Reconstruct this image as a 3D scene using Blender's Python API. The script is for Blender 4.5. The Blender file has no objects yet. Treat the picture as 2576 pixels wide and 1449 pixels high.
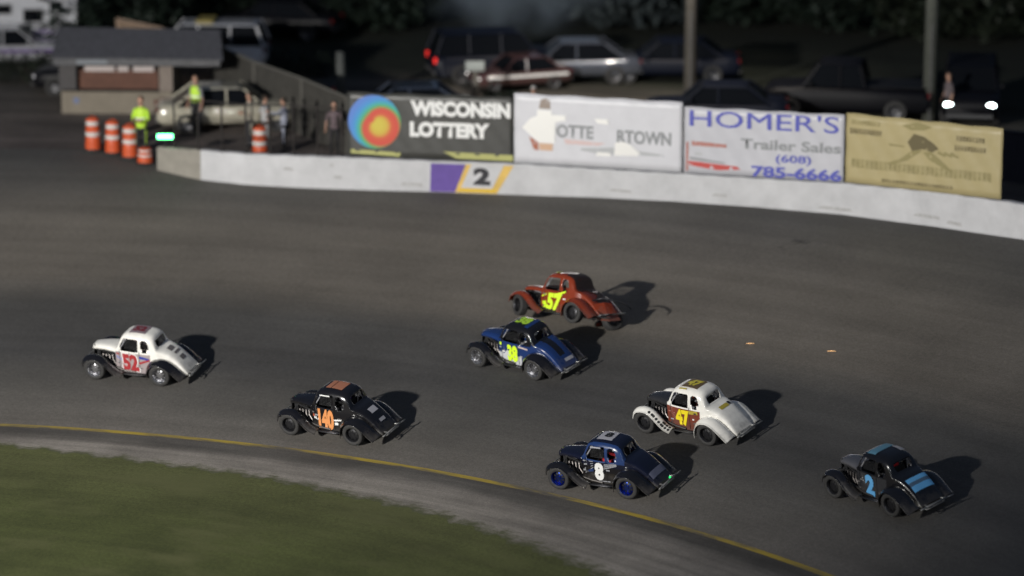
import bpy, bmesh, math, random
from mathutils import Vector, Matrix
random.seed(7)
R = math.radians
sc = bpy.context.scene
COL = sc.collection

# ------------------------------------------------------------ camera, sky, lamps, exposure
FPX, CH, PIT = 8755.0, 25.0, R(14)            # focal length in px of a 2576 px wide frame, camera height, pitch
cam_d = bpy.data.cameras.new('camera'); cam = bpy.data.objects.new('camera', cam_d); COL.objects.link(cam)
cam.location = (0, 0, CH); cam.rotation_euler = (R(90) - PIT, 0, 0)
cam_d.sensor_width = 36; cam_d.lens = 36 * FPX / 2576; cam_d.clip_start = 1; cam_d.clip_end = 1500
cam_d.dof.use_dof = True; cam_d.dof.focus_distance = 85; cam_d.dof.aperture_fstop = 0.21
sc.camera = cam
w = bpy.data.worlds.new('World'); sc.world = w; w.use_nodes = True
nt = w.node_tree; bg = nt.nodes['Background']
sky = nt.nodes.new('ShaderNodeTexSky'); sky.sky_type = 'NISHITA'; sky.sun_disc = False
sky.sun_elevation = R(-4); sky.sun_rotation = R(200)
mixn = nt.nodes.new('ShaderNodeMix'); mixn.data_type = 'RGBA'; mixn.blend_type = 'ADD'
mixn.inputs[0].default_value = 1.0
nt.links.new(sky.outputs[0], mixn.inputs[6]); mixn.inputs[7].default_value = (.28, .42, .72, 1)
nt.links.new(mixn.outputs[2], bg.inputs[0]); bg.inputs[1].default_value = 0.10

def lamp(name, loc, aim, watts, col, cone=60, blend=.6, size=.5):
    d = bpy.data.lights.new(name, 'SPOT'); d.energy = watts; d.color = col; d.spot_size = R(cone); d.spot_blend = blend
    d.shadow_soft_size = size
    o = bpy.data.objects.new(name, d); COL.objects.link(o); o.location = loc
    o.rotation_euler = (Vector(aim) - Vector(loc)).to_track_quat('-Z', 'Y').to_euler(); return o
# the track's floodlights: the bank on the tall pole left of the camera side, and a weaker bank elsewhere on the oval
lamp('floodlight_main', (-43, 34, 22.5), (0, 104, 2), 248000, (1, .972, .925), 50, 1.0, .9)
lamp('floodlight_far', (14, -8, 34), (2, 95, 2), 26000, (.95, .97, 1), 30, .6, .6)
lamp('lot_fill', (5, 108, 17), (5, 113.5, 3), 6500, (1, .90, .78), 66, .8, .3)  # unseen fill lamp added over the lot to brighten the ground behind the banners
sc.view_settings.view_transform = 'Standard'; sc.view_settings.look = 'None'
sc.view_settings.exposure = 0.0; sc.view_settings.gamma = 1.0
sc.cycles.max_bounces = 6

# ------------------------------------------------------------ where things stand (pixel of the photo -> point on the ground)
CX, CY, RAD, BANK = -18.179, 54.317, 31.821, math.tan(R(9))
DTOP = 19.6; ZTOP = DTOP * BANK
def sm(a, b, x):
    t = min(1, max(0, (x - a) / (b - a))); return t * t * (3 - 2 * t)
def ground_z(x, y):
    dx, dy = x - CX, y - CY; d = math.hypot(dx, dy) - RAD
    if d <= 0: return 0.0
    a = math.degrees(math.atan2(dy, dx))
    k = sm(-25, 5, a) * (1 - sm(150, 175, a)) if a > -25 else 0
    return min(d, DTOP) * BANK * k
def ray(px, py):
    u = (px - 1288) / FPX; v = (724.5 - py) / FPX
    return Vector((u, math.cos(PIT) + v * math.sin(PIT), -math.sin(PIT) + v * math.cos(PIT)))
def on_ground(px, py):
    d = ray(px, py); d = d / d.y; lo, hi = 40, 200
    for _ in range(50):
        t = (lo + hi) / 2; p = Vector((0, 0, CH)) + d * t
        if p.z > ground_z(p.x, p.y): lo = t
        else: hi = t
    return p
def at_depth(px, py, Y):
    d = ray(px, py); return Vector((0, 0, CH)) + d * (Y / d.y)
def on_z(px, py, z):
    d = ray(px, py); return Vector((0, 0, CH)) + d * ((z - CH) / d.z)

# ------------------------------------------------------------ helpers
def tag(o, label=None, cat=None, group=None, kind=None):
    if label: o['label'] = label
    if cat: o['category'] = cat
    if group: o['group'] = group
    if kind: o['kind'] = kind
    return o
def empty(name, loc=(0, 0, 0), rz=0):
    o = bpy.data.objects.new(name, None); COL.objects.link(o); o.location = loc; o.rotation_euler = (0, 0, rz)
    o.empty_display_size = .2; return o
def copy_tree(o, parent=None):
    c = o.copy(); COL.objects.link(c)
    if parent: c.parent = parent
    for ch in [x for x in o.children]: copy_tree(ch, c)
    return c

class MB:
    def __init__(s): s.v = []; s.f = []; s.mi = []; s.cur = 0
    def add(s, vs, fs):
        n = len(s.v); s.v += [tuple(p) for p in vs]; s.f += [tuple(i + n for i in f) for f in fs]; s.mi += [s.cur] * len(fs); return s
    def box(s, x0, x1, y0, y1, z0, z1, M=None):
        vs = [Vector((x, y, z)) for z in (z0, z1) for y in (y0, y1) for x in (x0, x1)]
        if M: vs = [M @ p for p in vs]
        return s.add(vs, [(0, 2, 3, 1), (4, 5, 7, 6), (0, 1, 5, 4), (2, 6, 7, 3), (0, 4, 6, 2), (1, 3, 7, 5)])
    def tube(s, pts, r, n=8, cap=True):
        pts = [Vector(p) for p in pts]; rings = []
        rr = r if isinstance(r, (list, tuple)) else [r] * len(pts)
        up = None
        for i, p in enumerate(pts):
            t = (pts[min(i + 1, len(pts) - 1)] - pts[max(i - 1, 0)]).normalized()
            if up is None: up = Vector((0, 0, 1)) if abs(t.z) < .9 else Vector((1, 0, 0))
            a = t.cross(up).normalized(); b = a.cross(t).normalized(); up = b
            rings.append([p + (a * math.cos(2 * math.pi * k / n) + b * math.sin(2 * math.pi * k / n)) * rr[i] for k in range(n)])
        vs = [q for ring in rings for q in ring]; fs = []
        for i in range(len(pts) - 1):
            for k in range(n):
                k2 = (k + 1) % n; fs.append((i * n + k, i * n + k2, (i + 1) * n + k2, (i + 1) * n + k))
        if cap: fs.append(tuple(range(n))[::-1]); fs.append(tuple((len(pts) - 1) * n + k for k in range(n)))
        return s.add(vs, fs)
    def lathe(s, prof, n=32, M=None, closed=False):      # prof: (radius, height) spun about local z
        vs = []; fs = []; m = len(prof)
        for k in range(n):
            a = 2 * math.pi * k / n
            for r_, h in prof: vs.append(Vector((r_ * math.cos(a), r_ * math.sin(a), h)))
        for k in range(n):
            k2 = (k + 1) % n
            for j in range(m if closed else m - 1):
                j2 = (j + 1) % m; fs.append((k * m + j, k2 * m + j, k2 * m + j2, k * m + j2))
        if M: vs = [M @ p for p in vs]
        return s.add(vs, fs)
    def ell(s, c, rx, ry, rz, nu=12, nv=8):
        vs = []; fs = []
        for j in range(nv + 1):
            ph = math.pi * j / nv
            for i in range(nu):
                th = 2 * math.pi * i / nu
                vs.append((c[0] + rx * math.sin(ph) * math.cos(th), c[1] + ry * math.sin(ph) * math.sin(th), c[2] + rz * math.cos(ph)))
        for j in range(nv):
            for i in range(nu):
                i2 = (i + 1) % nu; fs.append((j * nu + i, (j + 1) * nu + i, (j + 1) * nu + i2, j * nu + i2))
        return s.add(vs, fs)
    def build(s, name, mats, parent=None, smooth=False, loc=None):
        me = bpy.data.meshes.new(name); me.from_pydata(s.v, [], s.f); me.validate()
        if not isinstance(mats, (list, tuple)): mats = [mats]
        for m in mats: me.materials.append(m)
        if len(mats) > 1 and len(me.polygons) == len(s.mi): me.polygons.foreach_set('material_index', s.mi)
        if smooth: me.polygons.foreach_set('use_smooth', [True] * len(me.polygons))
        o = bpy.data.objects.new(name, me); COL.objects.link(o)
        if parent: o.parent = parent
        if loc is not None: o.location = loc
        me.update(); return o
def sharp(o, ang=35):
    me = o.data; bm = bmesh.new(); bm.from_mesh(me)
    for e in bm.edges:
        if len(e.link_faces) == 2 and e.calc_face_angle(0) > R(ang): e.smooth = False
    bm.to_mesh(me); bm.free()
def solid(o, t, off=-1):
    m = o.modifiers.new('thick', 'SOLIDIFY'); m.thickness = t; m.offset = off; return o
def bevel(o, wd=.01, seg=2):
    m = o.modifiers.new('bev', 'BEVEL'); m.width = wd; m.segments = seg; m.limit_method = 'ANGLE'; return o

# ------------------------------------------------------------ materials
MATS = {}
def mat(name, col, rough=.5, metal=0., coat=0., emit=None, es=0., noise=0., nscale=8., bump=0., spec=.5):
    if name in MATS: return MATS[name]
    m = bpy.data.materials.new(name); m.use_nodes = True; t = m.node_tree; b = t.nodes['Principled BSDF']
    c = (*col, 1)
    b.inputs['Base Color'].default_value = c; b.inputs['Roughness'].default_value = rough; b.inputs['Metallic'].default_value = metal
    b.inputs['Coat Weight'].default_value = coat; b.inputs['Coat Roughness'].default_value = .04
    b.inputs['Specular IOR Level'].default_value = spec
    if emit: b.inputs['Emission Color'].default_value = (*emit, 1); b.inputs['Emission Strength'].default_value = es
    if noise or bump:
        tc = t.nodes.new('ShaderNodeTexCoord'); n = t.nodes.new('ShaderNodeTexNoise'); n.inputs['Scale'].default_value = nscale
        n.inputs['Detail'].default_value = 6; n.inputs['Roughness'].default_value = .65
        t.links.new(tc.outputs['Object'], n.inputs['Vector'])
        if noise:
            mr = t.nodes.new('ShaderNodeMapRange'); mr.inputs[1].default_value = .3; mr.inputs[2].default_value = .7
            mr.inputs[3].default_value = 1 - noise; mr.inputs[4].default_value = 1 + noise * .5
            mx = t.nodes.new('ShaderNodeMix'); mx.data_type = 'RGBA'; mx.blend_type = 'MULTIPLY'; mx.inputs[0].default_value = 1
            mx.inputs[6].default_value = c; t.links.new(n.outputs[0], mr.inputs[0]); t.links.new(mr.outputs[0], mx.inputs[7])
            t.links.new(mx.outputs[2], b.inputs['Base Color'])
        if bump:
            bp = t.nodes.new('ShaderNodeBump'); bp.inputs['Strength'].default_value = bump; bp.inputs['Distance'].default_value = .02
            t.links.new(n.outputs[0], bp.inputs['Height']); t.links.new(bp.outputs[0], b.inputs['Normal'])
    MATS[name] = m; return m
def paint(name, col, metal=0.):
    if 'paint_' + name in MATS: return MATS['paint_' + name]
    m = mat('paint_' + name, col, .22, metal, .8, noise=.12, nscale=5); t = m.node_tree; b = t.nodes['Principled BSDF']; L = t.links
    tc = t.nodes.new('ShaderNodeTexCoord'); sp = t.nodes.new('ShaderNodeSeparateXYZ'); L.new(tc.outputs['Object'], sp.inputs[0])   # road dirt thrown up low on the panels
    n = t.nodes.new('ShaderNodeTexNoise'); n.inputs['Scale'].default_value = 6; n.inputs['Detail'].default_value = 8; L.new(tc.outputs['Object'], n.inputs['Vector'])
    ad = t.nodes.new('ShaderNodeMath'); ad.operation = 'MULTIPLY_ADD'; L.new(n.outputs[0], ad.inputs[0]); ad.inputs[1].default_value = -.7; L.new(sp.outputs['Z'], ad.inputs[2])
    r = t.nodes.new('ShaderNodeMapRange'); r.inputs[1].default_value = -.22; r.inputs[2].default_value = .15; r.inputs[3].default_value = .6; r.inputs[4].default_value = .03; L.new(ad.outputs[0], r.inputs[0])
    x = t.nodes.new('ShaderNodeMix'); x.data_type = 'RGBA'; L.new(r.outputs[0], x.inputs[0]); src = b.inputs['Base Color'].links[0].from_socket; L.new(src, x.inputs[6]); x.inputs[7].default_value = (.075, .066, .056, 1)
    L.new(x.outputs[2], b.inputs['Base Color'])
    rr = t.nodes.new('ShaderNodeMapRange'); rr.inputs[3].default_value = .2; rr.inputs[4].default_value = .75; L.new(r.outputs[0], rr.inputs[0]); L.new(rr.outputs[0], b.inputs['Roughness'])
    return m
WHITE = paint('white', (.88, .86, .80)); BLACK = paint('black', (.006, .006, .008)); BLUE = paint('blue', (.010, .034, .14))
NAVY = paint('navy', (.004, .006, .020)); RED = paint('red', (.24, .036, .012)); MAROON = paint('maroon', (.20, .05, .03))
SKYB = paint('sky_blue', (.16, .42, .68)); GREY = paint('grey', (.035, .036, .04)); SILVER = mat('silver_metal', (.62, .62, .64), .28, 1.)
CHROME = mat('chrome', (.8, .8, .82), .12, 1.); BLUEMET = mat('blue_anodised', (.05, .09, .38), .32, 1.); DARKMET = mat('dark_metal', (.05, .05, .055), .4, .8)
RUBBER = mat('tyre_rubber', (.035, .034, .033), .75, noise=.3, nscale=14, bump=.3); BLKPLAST = mat('black_plastic', (.015, .015, .016), .5)
INTER = mat('car_interior', (.01, .01, .011), .8)
FLUO = mat('fluorescent_yellow', (.66, .92, .03), .45, emit=None); YEL = mat('decal_yellow', (.85, .68, .02), .4)
ORG = mat('decal_orange', (.72, .29, .10), .4); DRED = mat('decal_red', (.36, .03, .035), .4); DWHT = mat('decal_white', (.82, .82, .80), .35)
DBLK = mat('decal_black', (.012, .012, .012), .4); DBLU = mat('decal_blue', (.03, .05, .32), .4); DSKY = mat('decal_sky_blue', (.14, .44, .80), .4)
SKIN = mat('skin', (.45, .26, .18), .55); HAIR = mat('hair', (.03, .02, .012), .7)

# polar sheet materials: uv = (arc length, distance outside the yellow line) in metres
def sheet_mat(name, stops, streak, grain, rough=.85, patch=.25, dirt=None, lo=-6., span=30., fringe=None):
    m = bpy.data.materials.new(name); m.use_nodes = True; t = m.node_tree; L = t.links; b = t.nodes['Principled BSDF']
    b.inputs['Roughness'].default_value = rough; b.inputs['Specular IOR Level'].default_value = .3
    uv = t.nodes.new('ShaderNodeUVMap'); sep = t.nodes.new('ShaderNodeSeparateXYZ'); L.new(uv.outputs[0], sep.inputs[0])
    def noise(sx, sy, scale, det=5, rg=.6):
        mp = t.nodes.new('ShaderNodeMapping'); mp.inputs['Scale'].default_value = (sx, sy, 1); L.new(uv.outputs[0], mp.inputs[0])
        n = t.nodes.new('ShaderNodeTexNoise'); n.inputs['Scale'].default_value = scale; n.inputs['Detail'].default_value = det
        n.inputs['Roughness'].default_value = rg; L.new(mp.outputs[0], n.inputs['Vector']); return n.outputs[0]
    wob = noise(.12, .35, 1., 4)
    ad = t.nodes.new('ShaderNodeMath'); ad.operation = 'MULTIPLY_ADD'; L.new(wob, ad.inputs[0]); ad.inputs[1].default_value = 2.0
    L.new(sep.outputs['Y'], ad.inputs[2])
    mr = t.nodes.new('ShaderNodeMapRange'); mr.inputs[1].default_value = lo; mr.inputs[2].default_value = lo + span; L.new(ad.outputs[0], mr.inputs[0])
    cr = t.nodes.new('ShaderNodeValToRGB'); L.new(mr.outputs[0], cr.inputs[0]); el = cr.color_ramp.elements
    for i, (p, c) in enumerate(stops):
        p = (p + 1.2 - lo) / span; e = el[i] if i < 2 else el.new(min(.999, max(0, p))); e.position = min(1, max(0, p)); e.color = (*c, 1)
    out = cr.outputs[0]
    def mul(col, fac, lo, hi, a=.35, z=.65):
        r = t.nodes.new('ShaderNodeMapRange'); r.inputs[1].default_value = a; r.inputs[2].default_value = z
        r.inputs[3].default_value = lo; r.inputs[4].default_value = hi; L.new(fac, r.inputs[0])
        x = t.nodes.new('ShaderNodeMix'); x.data_type = 'RGBA'; x.blend_type = 'MULTIPLY'; x.inputs[0].default_value = 1
        L.new(col, x.inputs[6]); L.new(r.outputs[0], x.inputs[7]); return x.outputs[2]
    out = mul(out, noise(.06, 1.5, 1., 7), 1 - streak, 1 + streak)
    out = mul(out, noise(.5, .5, .7, 5), 1 - patch, 1 + patch)
    g = noise(1, 1, 9., 8, .8); out = mul(out, g, 1 - grain, 1 + grain, .25, .75); out = mul(out, noise(1, 1, 26., 2, .7), .78, 1.22, .3, .7)
    if dirt: 
        x = t.nodes.new('ShaderNodeMix'); x.data_type = 'RGBA'; n = noise(.25, .6, 1.2, 5)
        r = t.nodes.new('ShaderNodeMapRange'); r.inputs[1].default_value = .5; r.inputs[2].default_value = .72; L.new(n, r.inputs[0])
        L.new(r.outputs[0], x.inputs[0]); L.new(out, x.inputs[6]); x.inputs[7].default_value = (*dirt, 1); out = x.outputs[2]
    if fringe:                                   # grass creeping over the inner edge in ragged tufts
        at = t.nodes.new('ShaderNodeAttribute'); at.attribute_name = 'edge'; q = t.nodes.new('ShaderNodeMath'); q.operation = 'MULTIPLY_ADD'; L.new(noise(1.2, 2.5, 2.2, 8, .75), q.inputs[0]); q.inputs[1].default_value = .55
        ng = t.nodes.new('ShaderNodeMath'); ng.operation = 'MULTIPLY'; L.new(at.outputs['Fac'], ng.inputs[0]); ng.inputs[1].default_value = -1.0; L.new(ng.outputs[0], q.inputs[2])
        r = t.nodes.new('ShaderNodeMapRange'); r.inputs[1].default_value = .10; r.inputs[2].default_value = .26; L.new(q.outputs[0], r.inputs[0])
        x = t.nodes.new('ShaderNodeMix'); x.data_type = 'RGBA'; L.new(r.outputs[0], x.inputs[0]); L.new(out, x.inputs[6]); x.inputs[7].default_value = (*fringe, 1); out = x.outputs[2]
    L.new(out, b.inputs['Base Color'])
    bp = t.nodes.new('ShaderNodeBump'); bp.inputs['Strength'].default_value = .5; bp.inputs['Distance'].default_value = .015
    L.new(g, bp.inputs['Height']); L.new(bp.outputs[0], b.inputs['Normal'])
    MATS[name] = m; return m
ASPH = sheet_mat('track_asphalt', [(0, (.135, .124, .110)), (2.2, (.105, .099, .090)), (4.5, (.068, .066, .064)), (7.5, (.084, .081, .076)),
                                  (9.5, (.158, .141, .119)), (13.5, (.184, .165, .139)), (16.5, (.125, .117, .105)), (19, (.085, .082, .078))], .09, .32, .8, .13)
APRON = sheet_mat('apron_concrete', [(-4, (.27, .245, .212)), (-1.5, (.245, .222, .195)), (-.8, (.105, .097, .087)), (0, (.11, .10, .09))], .28, .3, .9, .22, fringe=(.095, .100, .050))
GRASS = sheet_mat('mown_grass', [(-12, (.072, .084, .026)), (-5, (.088, .098, .034)), (-3, (.100, .108, .040))], .12, .5, .95, .18, dirt=(.115, .120, .048))
LOT = sheet_mat('gravel_lot', [(17, (.125, .102, .094)), (22, (.125, .104, .092)), (31, (.105, .094, .080)), (34.5, (.018, .021, .013)), (60, (.010, .013, .009))], .2, .4, .95, .35, lo=15., span=45.)  # near-black far stops: the light's falloff is painted into the ground colour

# ------------------------------------------------------------ the ground sheets
def ring(name, d0, d1, a0, a1, na, nr, m, lift=0., parent=None):
    f0 = d0 if callable(d0) else (lambda a: d0); f1 = d1 if callable(d1) else (lambda a: d1)
    vs = []; uv = []; fs = []
    for i in range(na + 1):
        a = a0 + (a1 - a0) * i / na; lo, hi = f0(a), f1(a)
        for j in range(nr + 1):
            t = j / nr; d = lo + (hi - lo) * (t * t if hi - lo > 60 else t); r_ = RAD + d
            x = CX + r_ * math.cos(R(a)); y = CY + r_ * math.sin(R(a))
            vs.append((x, y, ground_z(x, y) + lift)); uv.append((-R(a) * RAD, d))
    for i in range(na):
        for j in range(nr):
            p = i * (nr + 1) + j; fs.append((p, p + 1, p + nr + 2, p + nr + 1))
    b = MB(); b.add(vs, fs); o = b.build(name, m, parent, smooth=True); me = o.data
    if me.polygons[0].normal.z < 0: me.flip_normals()
    et = [j / nr for i in range(na + 1) for j in range(nr + 1)]; at_ = me.attributes.new('edge', 'FLOAT', 'POINT')
    for i_, v_ in enumerate(et): at_.data[i_].value = v_
    ul = me.uv_layers.new(name='UVMap')
    for lp in me.loops: ul.data[lp.index].uv = uv[lp.vertex_index]
    return o
EDGE = [(-180, -2), (20, -5.5), (41, -4.4), (44, -3.9), (49, -3.55), (55.5, -2.95), (61, -2.75), (66, -2.45), (71, -2.35), (75.5, -2.1), (80, -1.75), (90, -1.8), (180, -2)]
def grass_edge(a):
    if a > 180: a -= 360
    for (a0, e0), (a1, e1) in zip(EDGE, EDGE[1:]):
        if a0 <= a <= a1:
            return e0 + (e1 - e0) * (a - a0) / (a1 - a0) + .10 * math.sin(a * 3.1) + .06 * math.sin(a * 7.7 + 1)
    return -2
A0, A1 = -25, 175
tag(ring('infield_grass', -RAD + .01, grass_edge, -180, 180, 1440, 6, GRASS), kind='structure')
tag(ring('apron', grass_edge, 0, A0, A1, 800, 4, APRON), kind='structure')
tag(ring('track', 0, 19.6, A0, A1, 400, 20, ASPH), kind='structure')
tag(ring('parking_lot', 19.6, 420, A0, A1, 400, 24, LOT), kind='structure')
tag(ring('outer_ground', grass_edge, 420, A1, A0 + 360, 640, 16, GRASS), kind='structure')
# painted yellow line, worn through in places
m = bpy.data.materials.new('worn_yellow_paint'); m.use_nodes = True; t = m.node_tree; b_ = t.nodes['Principled BSDF']; b_.inputs['Roughness'].default_value = .7
uvn = t.nodes.new('ShaderNodeUVMap'); mp = t.nodes.new('ShaderNodeMapping'); mp.inputs['Scale'].default_value = (.35, 2, 1)
n1 = t.nodes.new('ShaderNodeTexNoise'); n1.inputs['Scale'].default_value = 1.2; n1.inputs['Detail'].default_value = 8; n1.inputs['Roughness'].default_value = .7
cr = t.nodes.new('ShaderNodeValToRGB'); cr.color_ramp.elements[0].position = .40; cr.color_ramp.elements[0].color = (.11, .10, .085, 1)
cr.color_ramp.elements[1].position = .56; cr.color_ramp.elements[1].color = (.40, .29, .04, 1)
for a_, b2 in ((uvn.outputs[0], mp.inputs[0]), (mp.outputs[0], n1.inputs['Vector']), (n1.outputs[0], cr.inputs[0]), (cr.outputs[0], b_.inputs['Base Color'])): t.links.new(a_, b2)
tag(ring('yellow_line', -.09, .09, A0, A1, 400, 1, m, .006), kind='structure')
# skid marks on the upper lane
for k, (sx, sy, ex, ey, wd) in enumerate([(1950, 622, 2035, 600, .10), (1962, 628, 2048, 604, .08)]):
    b = MB(); N = 24; vs = []
    for i in range(N + 1):
        u = i / N; p = on_ground(sx + (ex - sx) * u, sy + (ey - sy) * u + 4 * math.sin(u * 9)); ww = wd * (1 - abs(2 * u - 1) ** 3)
        nrm = Vector((p.x - CX, p.y - CY, 0)).normalized()
        for s_ in (-1, 1):
            q = p + nrm * ww * s_ * .5; vs.append((q.x, q.y, ground_z(q.x, q.y) + .008))
    b.add(vs, [(2 * i, 2 * i + 1, 2 * i + 3, 2 * i + 2) for i in range(N)])
    o = b.build('skid_mark', mat('skid_rubber', (.04, .038, .036) if k < 2 else (.07, .066, .062), .8)); tag(o, kind='structure')
    if k >= 2: o.data.materials[0] = mat('skid_rubber_faint', (.078, .073, .067), .8)

# ------------------------------------------------------------ retaining wall
WPX = [(395, 428, 370), (500, 452, 378), (620, 465, 388), (760, 473, 393), (900, 478, 398), (1100, 483, 406), (1290, 490, 412), (1500, 497, 425), (1700, 507, 437),
       (1900, 521, 449), (2120, 540, 462), (2350, 570, 484), (2576, 603, 515)]
WP = []
for px, yb, yt in WPX:
    p = on_ground(px, yb); top = at_depth(px, yt, p.y); WP.append((px, p, max(.7, min(1.0, top.z - p.z))))
v1 = WP[-1][1] - WP[-2][1]; WP.append((2810, WP[-1][1] + v1 + Vector((-.25, -.45, 0)), .97)); WP.append((3050, WP[-1][1] + v1 + Vector((-.6, -1.0, 0)), .97))
def wall_at(px):
    for (a, p, h), (b, q, g) in zip(WP, WP[1:]):
        if px <= b or b == WP[-1][0]:
            t = (px - a) / (b - a); return p.lerp(q, t), h + (g - h) * t
WALLM = mat('white_painted_concrete', (.56, .56, .57), .7, noise=.14, nscale=1.6, bump=.15)
CONC = mat('bare_concrete', (.30, .28, .24), .8, noise=.2, nscale=2)
def wallpiece(name, pa, pb, m, n=60, t0=.26, lift=0):
    b = MB(); vs = []; N = n
    for i in range(N + 1):
        p, h = wall_at(pa + (pb - pa) * i / N); q, _ = wall_at(pa + (pb - pa) * i / N + 12); o_, _ = wall_at(pa + (pb - pa) * i / N - 12)
        nn = Vector((-(q - o_).y, (q - o_).x, 0)).normalized(); z = ground_z(p.x, p.y)
        back = p + nn * t0; wz = .012 * math.sin(i * 1.7)
        vs += [(p.x, p.y, z - .3), (p.x + nn.x * .02, p.y + nn.y * .02, z + h - .03 + wz), (p.x + nn.x * .05, p.y + nn.y * .05, z + h + wz), (back.x, back.y, z + h + wz), (back.x, back.y, z - .3)]
    fs = [(5 * i + k, 5 * i + 5 + k, 5 * i + 6 + k, 5 * i + 1 + k) for i in range(N) for k in range(4)] + [(0, 1, 2, 3, 4), tuple(5 * N + k for k in (4, 3, 2, 1, 0))]
    b.add(vs, fs); return b.build(name, m)
wl = empty('retaining_wall', WP[0][1]); tag(wl, 'long white painted concrete wall curving round the outside of the turn', 'wall')
def worldchild(o, parent):
    o.parent = parent; o.matrix_parent_inverse = parent.matrix_world.inverted() if False else Matrix.Translation(-parent.location); return o
worldchild(wallpiece('wall_face', 505, 3040, WALLM, 140), wl)
worldchild(wallpiece('bare_end', 395, 504.6, CONC, 14), wl)['label'] = 'bare unpainted grey concrete end by the gate'
def wall_patch(name, pts, m, off=.004):          # pts: (px along the wall, fraction of its height)
    b = MB(); vs = []
    for px, f in pts:
        p, h = wall_at(px); q, _ = wall_at(px + 5); nn = Vector(((q - p).y, -(q - p).x, 0)).normalized()
        z = ground_z(p.x, p.y); vs.append((p.x + nn.x * off - nn.x * .02 * f, p.y + nn.y * off - nn.y * .02 * f, z + h * f))
    b.add(vs, [tuple(range(len(vs)))]); return worldchild(b.build(name, m), wl)
wall_patch('purple_block', [(1082, .02), (1145, .02), (1172, .93), (1084, .93)], mat('wall_purple', (.13, .075, .33), .7, noise=.15, nscale=3), .012)
wall_patch('yellow_frame', [(1143, .02), (1250, .02), (1292, .93), (1172, .93)], mat('wall_yellow', (.72, .48, .12), .7, noise=.15, nscale=3), .006)
wall_patch('yellow_base_line', [(1150, .03), (1246, .03), (1250, .15), (1158, .15)], mat('wall_deep_yellow', (.70, .46, .04), .7), .018)
wall_patch('white_number_panel', [(1160, .17), (1238, .17), (1268, .93), (1186, .93)], WALLM, .016)
for px, f, w_ in ((725, .6, 26), (835, .78, 10), (850, .4, 22), (1035, .25, 60), (1140, .35, 20), (1560, .3, 60), (1810, .35, 40), (2100, .2, 90), (2330, .3, 70), (2400, .2, 40)):
    wall_patch('tyre_scuff', [(px - w_ / 2, f - .05), (px + w_ / 2, f - .08), (px + w_ / 2.3, f + .02), (px - w_ / 3, f + .04)], mat('scuff', (.47, .465, .46), .8, noise=.35, nscale=14), .010)

# ------------------------------------------------------------ lettering
def text_mesh(txt, size, bold=.0, width=None, sub=0):
    bold = min(bold, .024 * size / .4) if bold > .02 else bold
    cu = bpy.data.curves.new('t', 'FONT'); cu.body = txt; cu.size = size; cu.offset = bold; cu.align_x = 'CENTER'; cu.align_y = 'CENTER'; cu.resolution_u = 3
    o = bpy.data.objects.new('t', cu); COL.objects.link(o); dg = bpy.context.evaluated_depsgraph_get()
    me = bpy.data.meshes.new_from_object(o.evaluated_get(dg)); bpy.data.objects.remove(o); bpy.data.curves.remove(cu)
    xs = [v.co.x for v in me.vertices]; ys = [v.co.y for v in me.vertices]
    cx, cy = (min(xs) + max(xs)) / 2, (min(ys) + max(ys)) / 2; k = width / (max(xs) - min(xs)) if width else 1
    hh = size / (max(ys) - min(ys)) if sub != 'raw' else 1
    for v in me.vertices: v.co.x = (v.co.x - cx) * k; v.co.y = (v.co.y - cy) * hh
    return me
def text_on(name, txt, height, width, m, parent, M, bold=.02, thick=.0):
    me = text_mesh(txt, height, bold, width); me.transform(M)
    me.materials.clear(); me.materials.append(m); me.name = name
    o = bpy.data.objects.new(name, me); COL.objects.link(o); o.parent = parent; return o
p, h = wall_at(1213); q, _ = wall_at(1230); ang = math.atan2((q - p).y, (q - p).x)
nn = Vector((math.sin(ang), -math.cos(ang), 0)); c_ = p + nn * .02 + Vector((0, 0, ground_z(p.x, p.y) - p.z + h * .56))
o = text_on('number_two', '2', .52, .52, mat('wall_black', (.03, .03, .035), .7), None, Matrix.Translation(c_) @ Matrix.Rotation(ang, 4, 'Z') @ Matrix.Rotation(R(90), 4, 'X'), .03)
worldchild(o, wl)

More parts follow.
